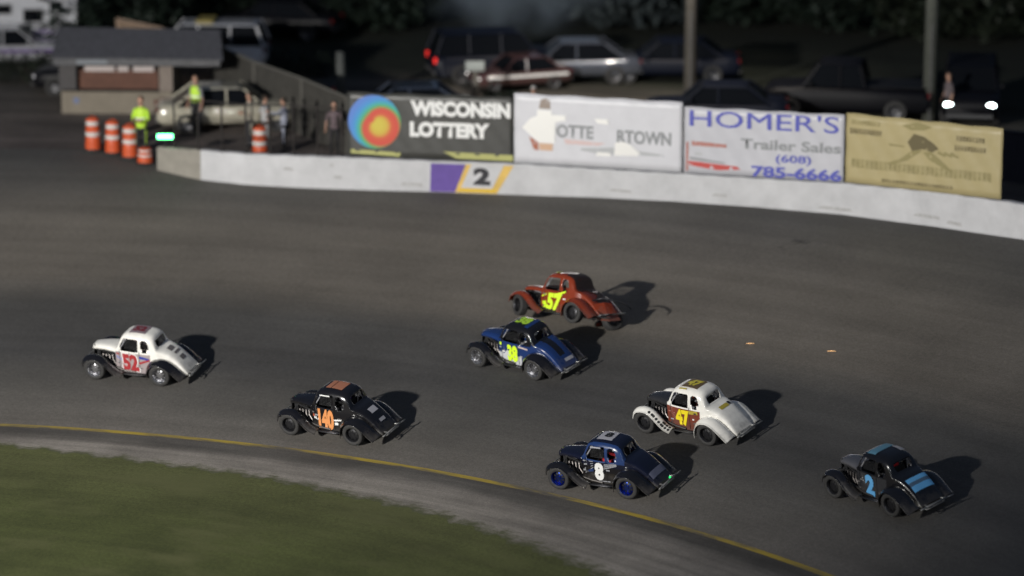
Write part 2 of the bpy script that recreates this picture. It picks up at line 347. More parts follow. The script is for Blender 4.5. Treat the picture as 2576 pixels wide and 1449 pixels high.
# ------------------------------------------------------------ banners on top of the wall
def sign(name, label, x0, t0, x1, t1, col, m_panel, back=.13):
    p0, h0 = wall_at(x0); p1, h1 = wall_at(x1); b0 = Vector((p0.x, p0.y, ground_z(p0.x, p0.y) + h0)); b1 = Vector((p1.x, p1.y, ground_z(p1.x, p1.y) + h1))
    H0 = at_depth(x0, t0, p0.y).z - b0.z; H1 = at_depth(x1, t1, p1.y).z - b1.z
    d = (b1 - b0); L = math.hypot(d.x, d.y); ang = math.atan2(d.y, d.x); root = empty(name, b0 + Vector((-math.sin(ang), math.cos(ang), 0)) * back, ang)
    tag(root, label, 'sign', 'banners fixed along the top of the wall')
    sl = d.z / L; H = (H0 + H1) / 2
    M = Matrix(((1, 0, 0, 0), (0, 1, 0, 0), (sl, 0, 1, 0), (0, 0, 0, 1)))
    b = MB(); nx, nz = 40, 10
    g = [[Vector((L * i / nx, -.03 + .012 * math.sin(i * 1.3 + 1.5 * j) * (1 if 0 < j < nz else .3) , .03 + (H - .03) * j / nz + sl * L * i / nx + (.015 * math.sin(i * .55) if j == nz else 0))) for j in range(nz + 1)] for i in range(nx + 1)]
    vs = [q for c in g for q in c]; b.add(vs, [(i * (nz + 1) + j, (i + 1) * (nz + 1) + j, (i + 1) * (nz + 1) + j + 1, i * (nz + 1) + j + 1) for i in range(nx) for j in range(nz)])
    pan = solid(b.build('banner_panel', m_panel, root, smooth=True), .012, 1)
    for k in range(4):
        x = .1 + (L - .2) * k / 3; b = MB(); b.tube([(x, .035, -.5 + sl * x), (x, .035, H - .05 + sl * x)], .03, 8); b.build('post', mat('galvanised_steel', (.3, .3, .31), .45, .7), root)
    def put(nm, txt, u, v, hh, ww, m, bold=.02, dp=.055):    # u,v: fractions of the banner from its lower left corner; ww,hh fractions too
        Mt = Matrix.Translation((L * u, -dp, H * v + sl * L * u)) @ Matrix.Rotation(R(90), 4, 'X')
        return text_on(nm, txt, hh * H, ww * L, m, root, Matrix(((1, 0, 0, 0), (0, 1, 0, 0), (sl, 0, 1, -sl * L * u), (0, 0, 0, 1))) @ Mt, bold * H)
    def poly(nm, pts, m, off=.050):
        b = MB(); b.add([(L * u, -off, H * v + sl * L * u) for u, v in pts], [tuple(range(len(pts)))]); return b.build(nm, m, root)
    return root, put, poly, L, H, sl
def vinyl(name, col, rough=.42): return mat('vinyl_' + name, col, rough, noise=.06, nscale=1.5, bump=.1)
# lottery banner
root, put, poly, L, H, sl = sign('lottery_banner', 'dark grey banner with round rainbow swirl beside two lines of white capitals', 874, 236, 1289, 243, None, vinyl('charcoal', (.055, .055, .05)))
put('lettering', 'WISCONSIN', .685, .79, .235, .60, DWHT, .019); put('lettering', 'LOTTERY', .62, .47, .235, .48, DWHT, .019)
YB = mat('sign_pale_yellow', (.42, .42, .14), .5)
poly('yellow_strip', [(.02, .13), (.32, .10), (.32, .04), (.02, .07)], YB); poly('yellow_strip', [(.58, .14), (1.0, .12), (1.0, .03), (.66, .04)], YB)
sm_ = bpy.data.materials.new('rainbow_swirl'); sm_.use_nodes = True; t = sm_.node_tree; Lk = t.links; bb = t.nodes['Principled BSDF']; bb.inputs['Roughness'].default_value = .35
tc = t.nodes.new('ShaderNodeTexCoord'); sp = t.nodes.new('ShaderNodeSeparateXYZ'); Lk.new(tc.outputs['Object'], sp.inputs[0])
an = t.nodes.new('ShaderNodeMath'); an.operation = 'ARCTAN2'; Lk.new(sp.outputs['Z'], an.inputs[0]); Lk.new(sp.outputs['X'], an.inputs[1])
ln = t.nodes.new('ShaderNodeVectorMath'); ln.operation = 'LENGTH'; Lk.new(tc.outputs['Object'], ln.inputs[0])
sn = t.nodes.new('ShaderNodeMath'); sn.operation = 'MULTIPLY_ADD'; Lk.new(an.outputs[0], sn.inputs[0]); sn.inputs[1].default_value = 1.0; sn.inputs[2].default_value = -.9
cs = t.nodes.new('ShaderNodeMath'); cs.operation = 'SINE'; Lk.new(sn.outputs[0], cs.inputs[0])
ma = t.nodes.new('ShaderNodeMath'); ma.operation = 'MULTIPLY_ADD'; Lk.new(cs.outputs[0], ma.inputs[0]); ma.inputs[1].default_value = .27; Lk.new(ln.outputs['Value'], ma.inputs[2])
cr = t.nodes.new('ShaderNodeValToRGB'); Lk.new(ma.outputs[0], cr.inputs[0]); els = cr.color_ramp.elements
for i, (p_, c) in enumerate([(0, (.62, .5, .07)), (.16, (.6, .42, .06)), (.30, (.62, .10, .05)), (.50, (.60, .07, .05)), (.60, (.10, .40, .12)), (.70, (.05, .38, .42)), (.80, (.06, .28, .62)), (.97, (.10, .22, .60))]):
    e = els[i] if i < 2 else els.new(p_); e.position = p_; e.color = (*c, 1)
Lk.new(cr.outputs[0], bb.inputs['Base Color'])
b = MB(); rr = .40 * H * 1.02
b.add([(0, 0, 0)] + [(rr * math.cos(2 * math.pi * k / 64), 0, rr * math.sin(2 * math.pi * k / 64)) for k in range(64)], [(0, k + 1, (k + 1) % 64 + 1) for k in range(64)])
o = b.build('swirl_logo', sm_, root); o.location = (L * .165, -.060, H * .56 + sl * L * .165)
# white banner
GLARE = mat('glare_film', (.97, .96, .93), .30, .55)  # lamp glare on the vinyl, put into a paler and shinier colour
root, put, poly, L, H, sl = sign('white_banner', 'white banner with bright figure at left and one line of grey lettering', 1291, 235, 1713, 259, None, vinyl('white', (.65, .65, .68)))
SG = mat('sign_grey', (.26, .27, .28), .5)
put('lettering', 'OTTE', .365, .50, .19, .22, SG, .006); put('lettering', 'RTOWN', .775, .47, .19, .32, SG, .006)
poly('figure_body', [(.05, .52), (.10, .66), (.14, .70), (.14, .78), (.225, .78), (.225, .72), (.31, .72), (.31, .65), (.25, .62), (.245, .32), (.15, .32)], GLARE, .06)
poly('figure_head', [(.15, .80), (.16, .93), (.19, .95), (.215, .92), (.22, .80)], mat('sign_brown_grey', (.32, .26, .22), .6), .052)
poly('figure_leg', [(.15, .31), (.235, .31), (.23, .21), (.155, .21)], mat('sign_tan', (.62, .40, .26), .5), .052)
poly('figure_leg', [(.09, .40), (.145, .32), (.148, .20), (.12, .22)], mat('sign_rust', (.40, .13, .07), .5), .052)
poly('pink_stroke', [(.30, .39), (.55, .36), (.50, .32), (.31, .32)], mat('sign_pink', (.66, .50, .48), .5)); poly('grey_stroke', [(.40, .27), (.60, .31), (.88, .25), (.9, .22), (.5, .21), (.4, .24)], mat('sign_light_grey', (.45, .46, .47), .5))
poly('glare_patch', [(.48, .70), (.56, .70), (.565, .63), (.50, .64)], GLARE, .062); poly('glare_patch', [(.60, .20), (.605, .38), (.65, .40), (.69, .37), (.75, .25), (.74, .21)], GLARE, .062)
poly('glare_patch', [(.49, .18), (.58, .18), (.575, .23), (.50, .23)], GLARE, .062)
# trailer sales banner
root, put, poly, L, H, sl = sign('trailer_sales_banner', 'white banner with big blue capitals over grey words and a blue phone number', 1716, 269, 2117, 291, None, vinyl('off_white', (.53, .53, .565)))
SB = mat('sign_blue', (.075, .085, .42), .5)
put('lettering', "HOMER'S", .50, .845, .245, .93, SB, .0); put('lettering_edge', "HOMER'S", .503, .842, .25, .93, SB, .0, .058); put('lettering', 'Trailer Sales', .67, .50, .155, .62, SG, .004); put('lettering', '(608)', .69, .29, .15, .22, SB, .003)
put('lettering', '785-6666', .71, .10, .17, .56, SB, .006)
SR = mat('sign_red', (.50, .06, .05), .5)
poly('red_stroke', [(.05, .50), (.27, .47), (.27, .42), (.05, .43)], mat('sign_dull_red', (.42, .18, .15), .5)); poly('red_stroke', [(.03, .20), (.34, .15), (.36, .11), (.22, .08), (.04, .13)], SR)
poly('grey_stroke', [(.04, .26), (.26, .20), (.26, .18), (.04, .22)], SG, .053); poly('red_stroke', [(.015, .48), (.03, .48), (.03, .05), (.015, .05)], mat('sign_dull_red', (.42, .18, .15), .5), .052)
poly('grey_stroke', [(.07, .33), (.13, .33), (.13, .29), (.07, .29)], mat('sign_light_grey', (.45, .46, .47), .5))
# yellow banner
root, put, poly, L, H, sl = sign('yellow_banner', 'faded yellow banner with dark drawing and small olive writing, rightmost on the wall', 2120, 291, 2512, 319, None, vinyl('yellow', (.44, .37, .19)))
SO = mat('sign_olive', (.13, .105, .045), .6); SO2 = mat('sign_olive_light', (.28, .24, .10), .6)
def scribble(u, v, w_, h_, m, n, seed):           # writing too blurred to read: short strokes in a row
    rg = random.Random(seed); b = MB(); x = u - w_ / 2; st = w_ / n
    for i in range(n):
        a = x + st * i; k = rg.random()
        for q in range(2):
            aa = a + st * (.1 + .42 * q); zz = v - h_ / 2 + h_ * .1 * rg.random(); tp = v + h_ / 2
            b.add([(L * uu, -.052, H * vv + sl * L * uu) for uu, vv in ((aa, zz), (aa + st * .22, zz), (aa + st * .22, tp), (aa, tp))], [(0, 1, 2, 3)])
        if k > .3:
            zz = v + h_ * (rg.random() - .5) * .8
            b.add([(L * uu, -.052, H * vv + sl * L * uu) for uu, vv in ((a + st * .32, zz - h_ * .1), (a + st * .52, zz - h_ * .1), (a + st * .52, zz + h_ * .1), (a + st * .32, zz + h_ * .1))], [(0, 1, 2, 3)])
    return b.build('lettering', m, root)
scribble(.13, .885, .19, .07, SO2, 9, 1); scribble(.13, .755, .21, .08, SO, 11, 2); scribble(.80, .80, .18, .075, SO, 9, 3); scribble(.80, .665, .20, .075, SO, 10, 4)
scribble(.49, .30, .90, .13, SO2, 30, 5); scribble(.47, .10, .46, .05, SO, 20, 6)
poly('drawing_body', [(.40, .68), (.44, .80), (.50, .78), (.56, .70), (.60, .63), (.56, .57), (.50, .60), (.43, .56)], SO, .052)
poly('drawing_limb', [(.44, .58), (.36, .44), (.26, .34), (.31, .34), (.40, .42), (.50, .58)], SO2, .051); poly('drawing_limb', [(.55, .58), (.62, .46), (.70, .31), (.64, .35), (.54, .46), (.50, .56)], SO2, .051)
poly('drawing_tail', [(.28, .635), (.38, .62), (.38, .60), (.28, .60)], SO2, .051); poly('drawing_crest', [(.36, .90), (.46, .97), (.56, .92), (.50, .86), (.42, .85)], SO2, .051)
for u0 in (.60, .64, .68): poly('drawing_feather', [(u0, .60), (u0 + .05, .54), (u0 + .04, .52), (u0 - .01, .56)], SO2, .051)

# ------------------------------------------------------------ people
def skin_mesh(joints, bones, sub=1):
    me = bpy.data.meshes.new('p'); me.from_pydata([j[0] for j in joints], bones, []); o = bpy.data.objects.new('p', me); COL.objects.link(o)
    bm = bmesh.new(); bm.from_mesh(me); sk = bm.verts.layers.skin.verify()
    for v, j in zip(bm.verts, joints):
        r_ = j[1]; v[sk].radius = r_ if isinstance(r_, tuple) else (r_, r_); v[sk].use_root = (v.index == 0)
    bm.to_mesh(me); bm.free()
    o.modifiers.new('s', 'SKIN'); m_ = o.modifiers.new('u', 'SUBSURF'); m_.levels = sub; m_.render_levels = sub
    dg = bpy.context.evaluated_depsgraph_get(); r = bpy.data.meshes.new_from_object(o.evaluated_get(dg))
    bpy.data.objects.remove(o); bpy.data.meshes.remove(me); return r
def hand(b, w, d, side, curl=.5):                    # wrist point, direction, thumb side
    w = Vector(w); d = Vector(d).normalized(); s = Vector(side).normalized(); n = d.cross(s).normalized()
    b.tube([w - d * .01, w + d * .045, w + d * .085], [.024, .036, .030], 8)
    for k, l in enumerate((.072, .082, .076, .060)):
        o = w + d * .08 + s * (.027 - .018 * k); p1 = o + d * l * .5 + n * .012 * curl; p2 = o + d * l * .85 + n * .05 * curl
        b.tube([o, p1, p2], [.0095, .009, .0065], 6)
    o = w + d * .03 + s * .032; b.tube([o, o + (d + s).normalized() * .04, o + (d * 1.4 + s * .6).normalized() * .068], [.012, .0105, .007], 6)
def human(root, joints, bones, mats, zones, head, face, handspec, headr=.098):
    me = skin_mesh(joints, bones, 1)
    b = MB()
    for hs in handspec: hand(b, *hs)
    f = Vector(face).normalized(); hp = Vector(head); sd = f.cross(Vector((0, 0, 1))).normalized()
    b.ell(hp, .078, .078, .112, 14, 10); b.ell(hp + f * .018 - Vector((0, 0, .05)), .058, .058, .062, 10, 7)
    b.ell(hp + f * .088 - Vector((0, 0, .015)), .012, .012, .022, 6, 5)
    for sg in (-1, 1): b.ell(hp + sd * sg * .078, .014, .014, .028, 6, 5); b.ell(hp + sd * sg * .03 + f * .072 + Vector((0, 0, .012)), .011, .011, .007, 6, 4)
    b.ell(hp + f * .078 - Vector((0, 0, .055)), .022, .012, .006, 6, 4)
    bm = bmesh.new(); bm.from_mesh(me); nb = len(bm.faces)
    vs = [bm.verts.new(v) for v in b.v]
    for fc in b.f:
        try: bm.faces.new([vs[i] for i in fc])
        except ValueError: pass
    bm.faces.ensure_lookup_table()
    for i, fc in enumerate(bm.faces):
        fc.smooth = True; fc.material_index = 0 if i >= nb else zones(fc.calc_center_median())
    bm.to_mesh(me); bm.free()
    for m_ in mats: me.materials.append(m_)
    me.name = 'body'; o = bpy.data.objects.new('body', me); COL.objects.link(o); o.parent = root; return o
def stand(name_label, loc, face_deg, shirt, trousers, cat='person', arms='down', vest=None, hat=None, h=1.0, group=None, hair=HAIR):
    root = empty('person', loc, R(face_deg)); root.scale = (h, h, h); tag(root, name_label, cat, group)
    J = [((0, 0, .95), (.13, .10)), ((0, 0, 1.12), (.135, .10)), ((0, 0, 1.32), (.155, .105)), ((0, 0, 1.43), (.10, .07)), ((0, 0, 1.50), .052), ((.01, 0, 1.60), .058)]
    Bn = [(0, 1), (1, 2), (2, 3), (3, 4), (4, 5)]; hs = []
    for sg in (-1, 1):
        i = len(J); J += [((0, sg * .09, .88), (.088, .085)), ((.02, sg * .105, .50), .058), ((-.01, sg * .115, .10), .040), ((.05, sg * .12, .05), (.042, .035)), ((.15, sg * .13, .04), (.038, .03))]
        Bn += [(0, i), (i, i + 1), (i + 1, i + 2), (i + 2, i + 3), (i + 3, i + 4)]
        k = len(J)
        if arms == 'down' or (arms == 'point' and sg < 0): A = [(0, sg * .19, 1.38), (-.01, sg * .245, 1.11), (.06, sg * .27, .87)]; side = (1, 0, 0)
        elif arms == 'hips': A = [(0, sg * .19, 1.38), (-.06, sg * .33, 1.15), (.05, sg * .17, .99)]; side = (0, 0, 1)
        elif arms == 'point': A = [(0, sg * .19, 1.38), (.14, sg * .33, 1.30), (.34, sg * .42, 1.36)]; side = (0, 0, 1)
        else: A = [(0, sg * .19, 1.38), (.04, sg * .24, 1.12), (.24, sg * .12, 1.12)]; side = (0, 0, 1)
        J += [(A[0], .058), (A[1], .043), (A[2], .030)]; Bn += [(2, k), (k, k + 1), (k + 1, k + 2)]
        d_ = Vector(A[2]) - Vector(A[1]); hs.append((A[2], d_, side))
    def zones(c):
        if c.z > 1.465 and abs(c.y) < .12: return 0
        if abs(c.y) > .15 and c.z < 1.42:
            return 0 if (abs(c.y) > .23 and c.z < 1.13) else 1
        if c.z < .09: return 3
        return 2 if c.z < .93 else 1
    human(root, J, Bn, [SKIN, shirt, trousers, BLKPLAST], zones, (.015, 0, 1.635), (1, 0, 0), hs)
    if vest:
        b = MB(); N = 20
        prof = [(.98, .165, .13), (1.10, .168, .135), (1.30, .185, .14), (1.40, .165, .115), (1.445, .10, .085)]
        vs = [(dx * math.cos(2 * math.pi * k / N), dy * math.sin(2 * math.pi * k / N), z) for z, dy, dx in prof for k in range(N)]
        b.add(vs, [(r_ * N + k, r_ * N + (k + 1) % N, (r_ + 1) * N + (k + 1) % N, (r_ + 1) * N + k) for r_ in range(4) for k in range(N)])
        v_ = solid(b.build('vest', vest, root, smooth=True), .012)
        b = MB(); zz = 1.12; b.add([(.142 * math.cos(2 * math.pi * k / N), .176 * math.sin(2 * math.pi * k / N), zz + dz) for dz in (0, .05) for k in range(N)], [(k, (k + 1) % N, N + (k + 1) % N, N + k) for k in range(N)])
        b.build('reflective_band', DWHT, v_)
    b = MB()
    if hat:
        b.ell((.01, 0, 1.675), .092, .090, .075, 14, 8); b.add([(.06, -.07, 1.68), (.19, -.05, 1.665), (.19, .05, 1.665), (.06, .07, 1.68)], [(0, 1, 2, 3)]); b.build('cap', hat, root, smooth=True)
    else: b.ell((-.012, 0, 1.668), .088, .088, .092, 14, 8); b.build('hair', hair, root, smooth=True)
    return root
CL = lambda n, c: mat('cloth_' + n, c, .85, noise=.15, nscale=12)
def driver(label, car, suit, helm, M):
    root = empty('person'); root.matrix_world = M; tag(root, label, 'person', 'drivers seated in the race cars')
    J = [((-.30, .0, .42), (.13, .13)), ((-.33, 0, .60), (.14, .11)), ((-.36, 0, .74), (.16, .10)), ((-.36, 0, .82), .07), ((-.35, 0, .88), .055)]
    Bn = [(0, 1), (1, 2), (2, 3), (3, 4)]; hs = []
    for sg in (-1, 1):
        i = len(J); J += [((-.2, sg * .10, .42), .085), ((.15, sg * .12, .50), .06), ((.48, sg * .10, .30), .045), ((.55, sg * .1, .36), .035)]; Bn += [(0, i), (i, i + 1), (i + 1, i + 2), (i + 2, i + 3)]
        k = len(J); J += [((-.34, sg * .19, .74), .058), ((-.15, sg * .26, .60), .045), ((.04, sg * .15, .70), .032)]; Bn += [(2, k), (k, k + 1), (k + 1, k + 2)]
        hs.append(((.04, sg * .15, .70), (.8, -sg * .3, .25), (0, 0, 1)))
    human(root, J, Bn, [BLKPLAST, suit], lambda c: 1, (-.335, 0, .955), (1, 0, 0), hs)
    b = MB(); b.ell((-.345, 0, .965), .135, .118, .135, 18, 12); b.box(-.27, -.19, -.07, .07, .86, .91); h_ = b.build('helmet', helm, root, smooth=True)
    b = MB(); vs = []
    for j in range(4):
        for i in range(9):
            th = R(-62 + 15.5 * i); z = .945 + .022 * j; r_ = 1.04 * math.sqrt(max(0, 1 - ((z - .965) / .135) ** 2)); vs.append((-.345 + .135 * r_ * math.cos(th), .118 * r_ * math.sin(th), z))
    b.add(vs, [(j * 9 + i, j * 9 + i + 1, j * 9 + i + 10, j * 9 + i + 9) for j in range(3) for i in range(8)]); b.build('visor', mat('visor', (.01, .01, .015), .12), h_, smooth=True)
    return root

# ------------------------------------------------------------ the little coupe-bodied race car
def interp(tab, x):
    if x <= tab[0][0]: return tab[0][1]
    for (a, p), (b, q) in zip(tab, tab[1:]):
        if x <= b: t = (x - a) / (b - a); return p + (q - p) * t
    return tab[-1][1]
def smooth_tab(tab, x, w_=.025): return (interp(tab, x - w_) + 2 * interp(tab, x) + interp(tab, x + w_)) / 4
TOP0 = [(-1.52, .28), (-1.42, .395), (-1.30, .525), (-1.16, .65), (-1.02, .745), (-.88, .81), (-.76, .835), (-.71, .85), (-.68, .88), (-.645, .97), (-.60, 1.06), (-.54, 1.11), (-.45, 1.145), (-.30, 1.172), (-.12, 1.184), (.06, 1.178), (.18, 1.16), (.28, 1.12), (.345, 1.06), (.39, .97), (.43, .87), (.46, .82), (.49, .80)]
TOP = [(x_, z_ + .07 * min(1, max(0, (z_ - .84) / .25))) for x_, z_ in TOP0]
BELT = [(-1.52, .24), (-1.3, .40), (-1.0, .62), (-.78, .76), (.5, .775)]
WB = [(-1.52, .37), (-1.2, .385), (-.9, .41), (-.7, .455), (-.4, .475), (0, .48), (.3, .455), (.49, .40)]
BOT = [(-1.52, .215), (-1.0, .22), (-.6, .17), (.49, .17)]
def car_top(x, y):
    zt, zb, wb = smooth_tab(TOP, x), interp(BELT, x), smooth_tab(WB, x); n = 4. if x > -.7 else 3.8; yy = min(.999, abs(y) / wb)
    return zb + max(.02, zt - zb) * (1 - yy ** n) ** (1 / n)
def body_mesh(paint_rule):
    """paint_rule(x, y, z, side) -> slot"""
    xs = [-1.52 + .02 * i for i in range(40)] + [-.72 + .015 * i for i in range(28)] + [-.30 + .02 * i for i in range(25)] + [.20 + .0125 * i for i in range(24)]
    NT = 30; NS = 16; rows = []
    for x in xs:
        zt, zb, wb, zl = smooth_tab(TOP, x), interp(BELT, x), smooth_tab(WB, x), interp(BOT, x); zt = max(zt, zb + .015); n = 4. if x > -.7 else 3.8
        half = []
        for i in range(NS):
            u = i / NS; z = zl + (zb - zl) * u; half.append((wb * (.965 + .035 * math.sin(min(1, u * 1.3) * math.pi / 2)) - .012 * u ** 6, z))
        for i in range(NT + 1):
            th = math.pi / 2 * i / NT; c_, s_ = math.cos(th), math.sin(th); yy = wb * c_ ** (2 / n) if c_ > 1e-6 else 0; k = s_ ** (2 / n)
            z = zb + (zt - zb) * k; tum = 1 - .10 * k * min(1, (zt - zb) / .3); half.append((yy * tum - .012 * (1 - k), z))
        rows.append([(x, y, z) for y, z in half] + [(x, -y, z) for y, z in half[-2::-1]])
    m_ = len(rows[0]); b = MB(); b.v = [p for r_ in rows for p in r_]
    def hole(cx, cy, cz, nx, ny, i, j):
        if i > len(xs) - 2: return False
        ay = abs(cy)
        def rr(u, v, a0, a1, b0, b1, rd):       # rounded rectangle
            if not (a0 < u < a1 and b0 < v < b1): return False
            du = max(a0 + rd - u, 0, u - (a1 - rd)); dv = max(b0 + rd - v, 0, v - (b1 - rd)); return du * du + dv * dv < rd * rd
        if ay > .30 and -.52 < cx < .38 and .79 < cz < 1.12:
            if rr(cx, cz, -.185, .345 - max(0, cz - .90) * .45, .805, 1.11, .045): return True
            if rr(cx, cz, -.50 + max(0, cz - .9) * .35, -.25, .815, 1.10, .07): return True
        if cx > .30 and ay < .335 and rr(cy, cz, -.335, .335, .845, 1.09, .05): return True
        if -.70 < cx < -.53 and rr(cy, cz, -.265, .265, .885, 1.09, .07): return True
        return False
    for i in range(len(xs) - 1):
        for j in range(m_ - 1):
            q = [b.v[i * m_ + j], b.v[(i + 1) * m_ + j], b.v[(i + 1) * m_ + j + 1], b.v[i * m_ + j + 1]]
            c_ = [sum(p[k] for p in q) / 4 for k in range(3)]
            if hole(*c_, 0, 0, i, j): continue
            b.f.append((i * m_ + j, i * m_ + j + 1, (i + 1) * m_ + j + 1, (i + 1) * m_ + j)); b.mi.append(paint_rule(*c_, j < NS or j > m_ - 2 - NS))
    b.f.append(tuple(range(m_))); b.mi.append(b.mi[0]); return b
def sweep(path, y0, y1, dome, n=9, lip=.05):          # a fender: path in the x-z plane, domed across its width, lip on the outer edge
    P = []
    for i in range(len(path) - 1):                    # refine with Catmull-Rom
        p0, p1, p2, p3 = [Vector(path[min(max(k, 0), len(path) - 1)]) for k in (i - 1, i, i + 1, i + 2)]
        for s in range(4):
            t = s / 4; P.append(.5 * ((2 * p1) + (p2 - p0) * t + (2 * p0 - 5 * p1 + 4 * p2 - p3) * t * t + (3 * p1 - p0 - 3 * p2 + p3) * t ** 3))
    P.append(Vector(path[-1])); b = MB(); rows = []
    for i, p in enumerate(P):
        t = (P[min(i + 1, len(P) - 1)] - P[max(i - 1, 0)]).normalized(); nr = Vector((t.y, -t.x))
        if nr.y < 0 and abs(t.x) > .3: nr = -nr
        rows.append((p, nr))
    # keep normals pointing outward from the axle
    out = []
    for (p, nr) in rows:
        if nr.dot(p - Vector((path[len(path) // 2][0], .25))) < 0: nr = -nr
        pr = []
        for k in range(n + 1):
            u = k / n; d = dome * (1 - (u / .4 - 1) ** 2) if u < .4 else dome - (dome + .055) * ((u - .4) / .6) ** 2; pr.append((p.x + nr.x * d, y0 + (y1 - y0) * u, p.y + nr.y * d))
        pr.append((p.x - nr.x * lip, y1 + (.012 if y1 > y0 else -.012), p.y - nr.y * lip)); out.append(pr)
    m_ = n + 2; b.rows = out; b.add([q for r_ in out for q in r_], [(i * m_ + k, i * m_ + k + 1, (i + 1) * m_ + k + 1, (i + 1) * m_ + k) for i in range(len(out) - 1) for k in range(m_ - 1)]); return b
RF = [(-.475, .15), (-.475, .33), (-.53, .48), (-.65, .585), (-.82, .625), (-.98, .60), (-1.12, .52), (-1.25, .42), (-1.38, .31), (-1.50, .225)]
FF = [(1.345, .36), (1.30, .50), (1.19, .59), (1.0, .63), (.82, .59), (.66, .47), (.52, .34), (.38, .24), (.22, .19)]
XF, XR, WR, YW = .985, -.868, .288, .655
def wheel_mbs(rim_style):
    tyre, rim, hub = MB(), MB(), MB()
    tyre.lathe([(.178, -.085), (.205, -.105), (.255, -.108), (.278, -.096), (WR, -.08), (WR + .001, -.03), (WR - .006, -.027), (WR - .006, -.02), (WR + .001, -.017), (WR + .001, .017), (WR - .006, .02), (WR - .006, .027), (WR + .001, .03), (WR, .08), (.278, .096), (.255, .108), (.205, .105), (.178, .085)], 36, closed=True)
    rim.lathe([(.182, -.09), (.186, -.10), (.172, -.09), (.165, -.04), (.165, .045), (.172, .088), (.188, .104), (.182, .092), (.178, .05)], 36)
    rim.lathe([(.165, .0), (.12, .028), (.075, .040), (.045, .036), (.040, .050), (.0, .052)], 30)
    for k in range(8):
        a = 2 * math.pi * k / 8; M = Matrix.Rotation(a, 4, 'Z'); rim.cur = 1 if rim_style != 'spoke' else 1
        rim.add([M @ Vector(p) for p in ((.085, -.022, .045), (.145, -.030, .024), (.145, .030, .024), (.085, .022, .045))], [(0, 1, 2, 3)]); rim.cur = 0
    hub.lathe([(0, -.10), (.13, -.10), (.13, -.02), (0, -.02)], 20); return tyre, rim, hub
WM = {}
def add_wheel(root, x, sgn, rimm, z=WR, steer=0., fwd=1, tyrem=None, name='wheel'):
    key = rimm.name
    if key not in WM:
        t_, r_, h_ = wheel_mbs(key); a = t_.build('tyre', RUBBER, smooth=True); sharp(a, 40); b_ = r_.build('rim', [rimm, BLKPLAST], smooth=True); sharp(b_, 40); c_ = h_.build('wheel', DARKMET); WM[key] = (a.data, b_.data, c_.data)
        for o in (a, b_, c_): bpy.data.objects.remove(o)
    a, b_, c_ = WM[key]; o = bpy.data.objects.new(name, c_); COL.objects.link(o)
    M = Matrix.Translation((x, sgn * YW, z)) @ Matrix.Rotation(steer, 4, 'Z') @ Matrix.Rotation(R(-90 * sgn), 4, 'X') @ Matrix.Rotation(random.random() * 6, 4, 'Z')
    o.matrix_world = M; 
    if root: o.parent = root
    for nm, me in (('tyre', a), ('rim', b_)):
        k = bpy.data.objects.new(nm, me); COL.objects.link(k); k.parent = o
    return o
def side_text(txt, x, z, hh, ww, m, body, sgn=1, off=.006, bold=.03, slant=0, name='race_number'):
    me = text_mesh(txt, hh, bold, ww)
    for v in me.vertices:
        u, k = v.co.x + slant * v.co.y, v.co.y; xx = x - sgn * u; v.co = Vector((xx, sgn * (smooth_tab(WB, xx) + off), z + k))
    me.materials.clear(); me.materials.append(m); o = bpy.data.objects.new(name, me); COL.objects.link(o); o.parent = body; return o
def top_patch(name, m, body, x0, x1, y0, y1, off=.008, n=10, shape=None):
    b = MB(); g = []
    for i in range(n + 1):
        for j in range(n + 1):
            x = x0 + (x1 - x0) * i / n; y = y0 + (y1 - y0) * j / n
            if shape: x, y = shape(i / n, j / n)
            g.append((x, y, car_top(x, y) + off * (1.3 if x < -.75 else 1)))
    b.add(g, [(i * (n + 1) + j, i * (n + 1) + j + 1, (i + 1) * (n + 1) + j + 1, (i + 1) * (n + 1) + j) for i in range(n) for j in range(n)]); return b.build(name, m, body)
def side_poly(name, pts, m, body, off=.004):
    for sgn in (1, -1):
        b = MB(); vs = []
        for x, z in pts: vs.append((x, sgn * (smooth_tab(WB, x) * (1 if z > .35 else .99) + off), z))
        b.add(vs, [tuple(range(len(vs)))]); b.build(name, m, body)
def top_text(txt, x, hh, ww, m, body, z_off=.012, bold=.03):
    me = text_mesh(txt, hh, bold, ww); bm = bmesh.new(); bm.from_mesh(me)
    for _ in range(2): bmesh.ops.subdivide_edges(bm, edges=[e for e in bm.edges if e.calc_length() > .05], cuts=1); bmesh.ops.triangulate(bm, faces=bm.faces[:])
    for v in bm.verts: xx = x - v.co.x; yy = -v.co.y; v.co = Vector((xx, yy, car_top(xx, yy) * 1 + z_off))
    bm.to_mesh(me); bm.free(); me.materials.clear(); me.materials.append(m); o = bpy.data.objects.new('roof_number', me); COL.objects.link(o); o.parent = body; return o
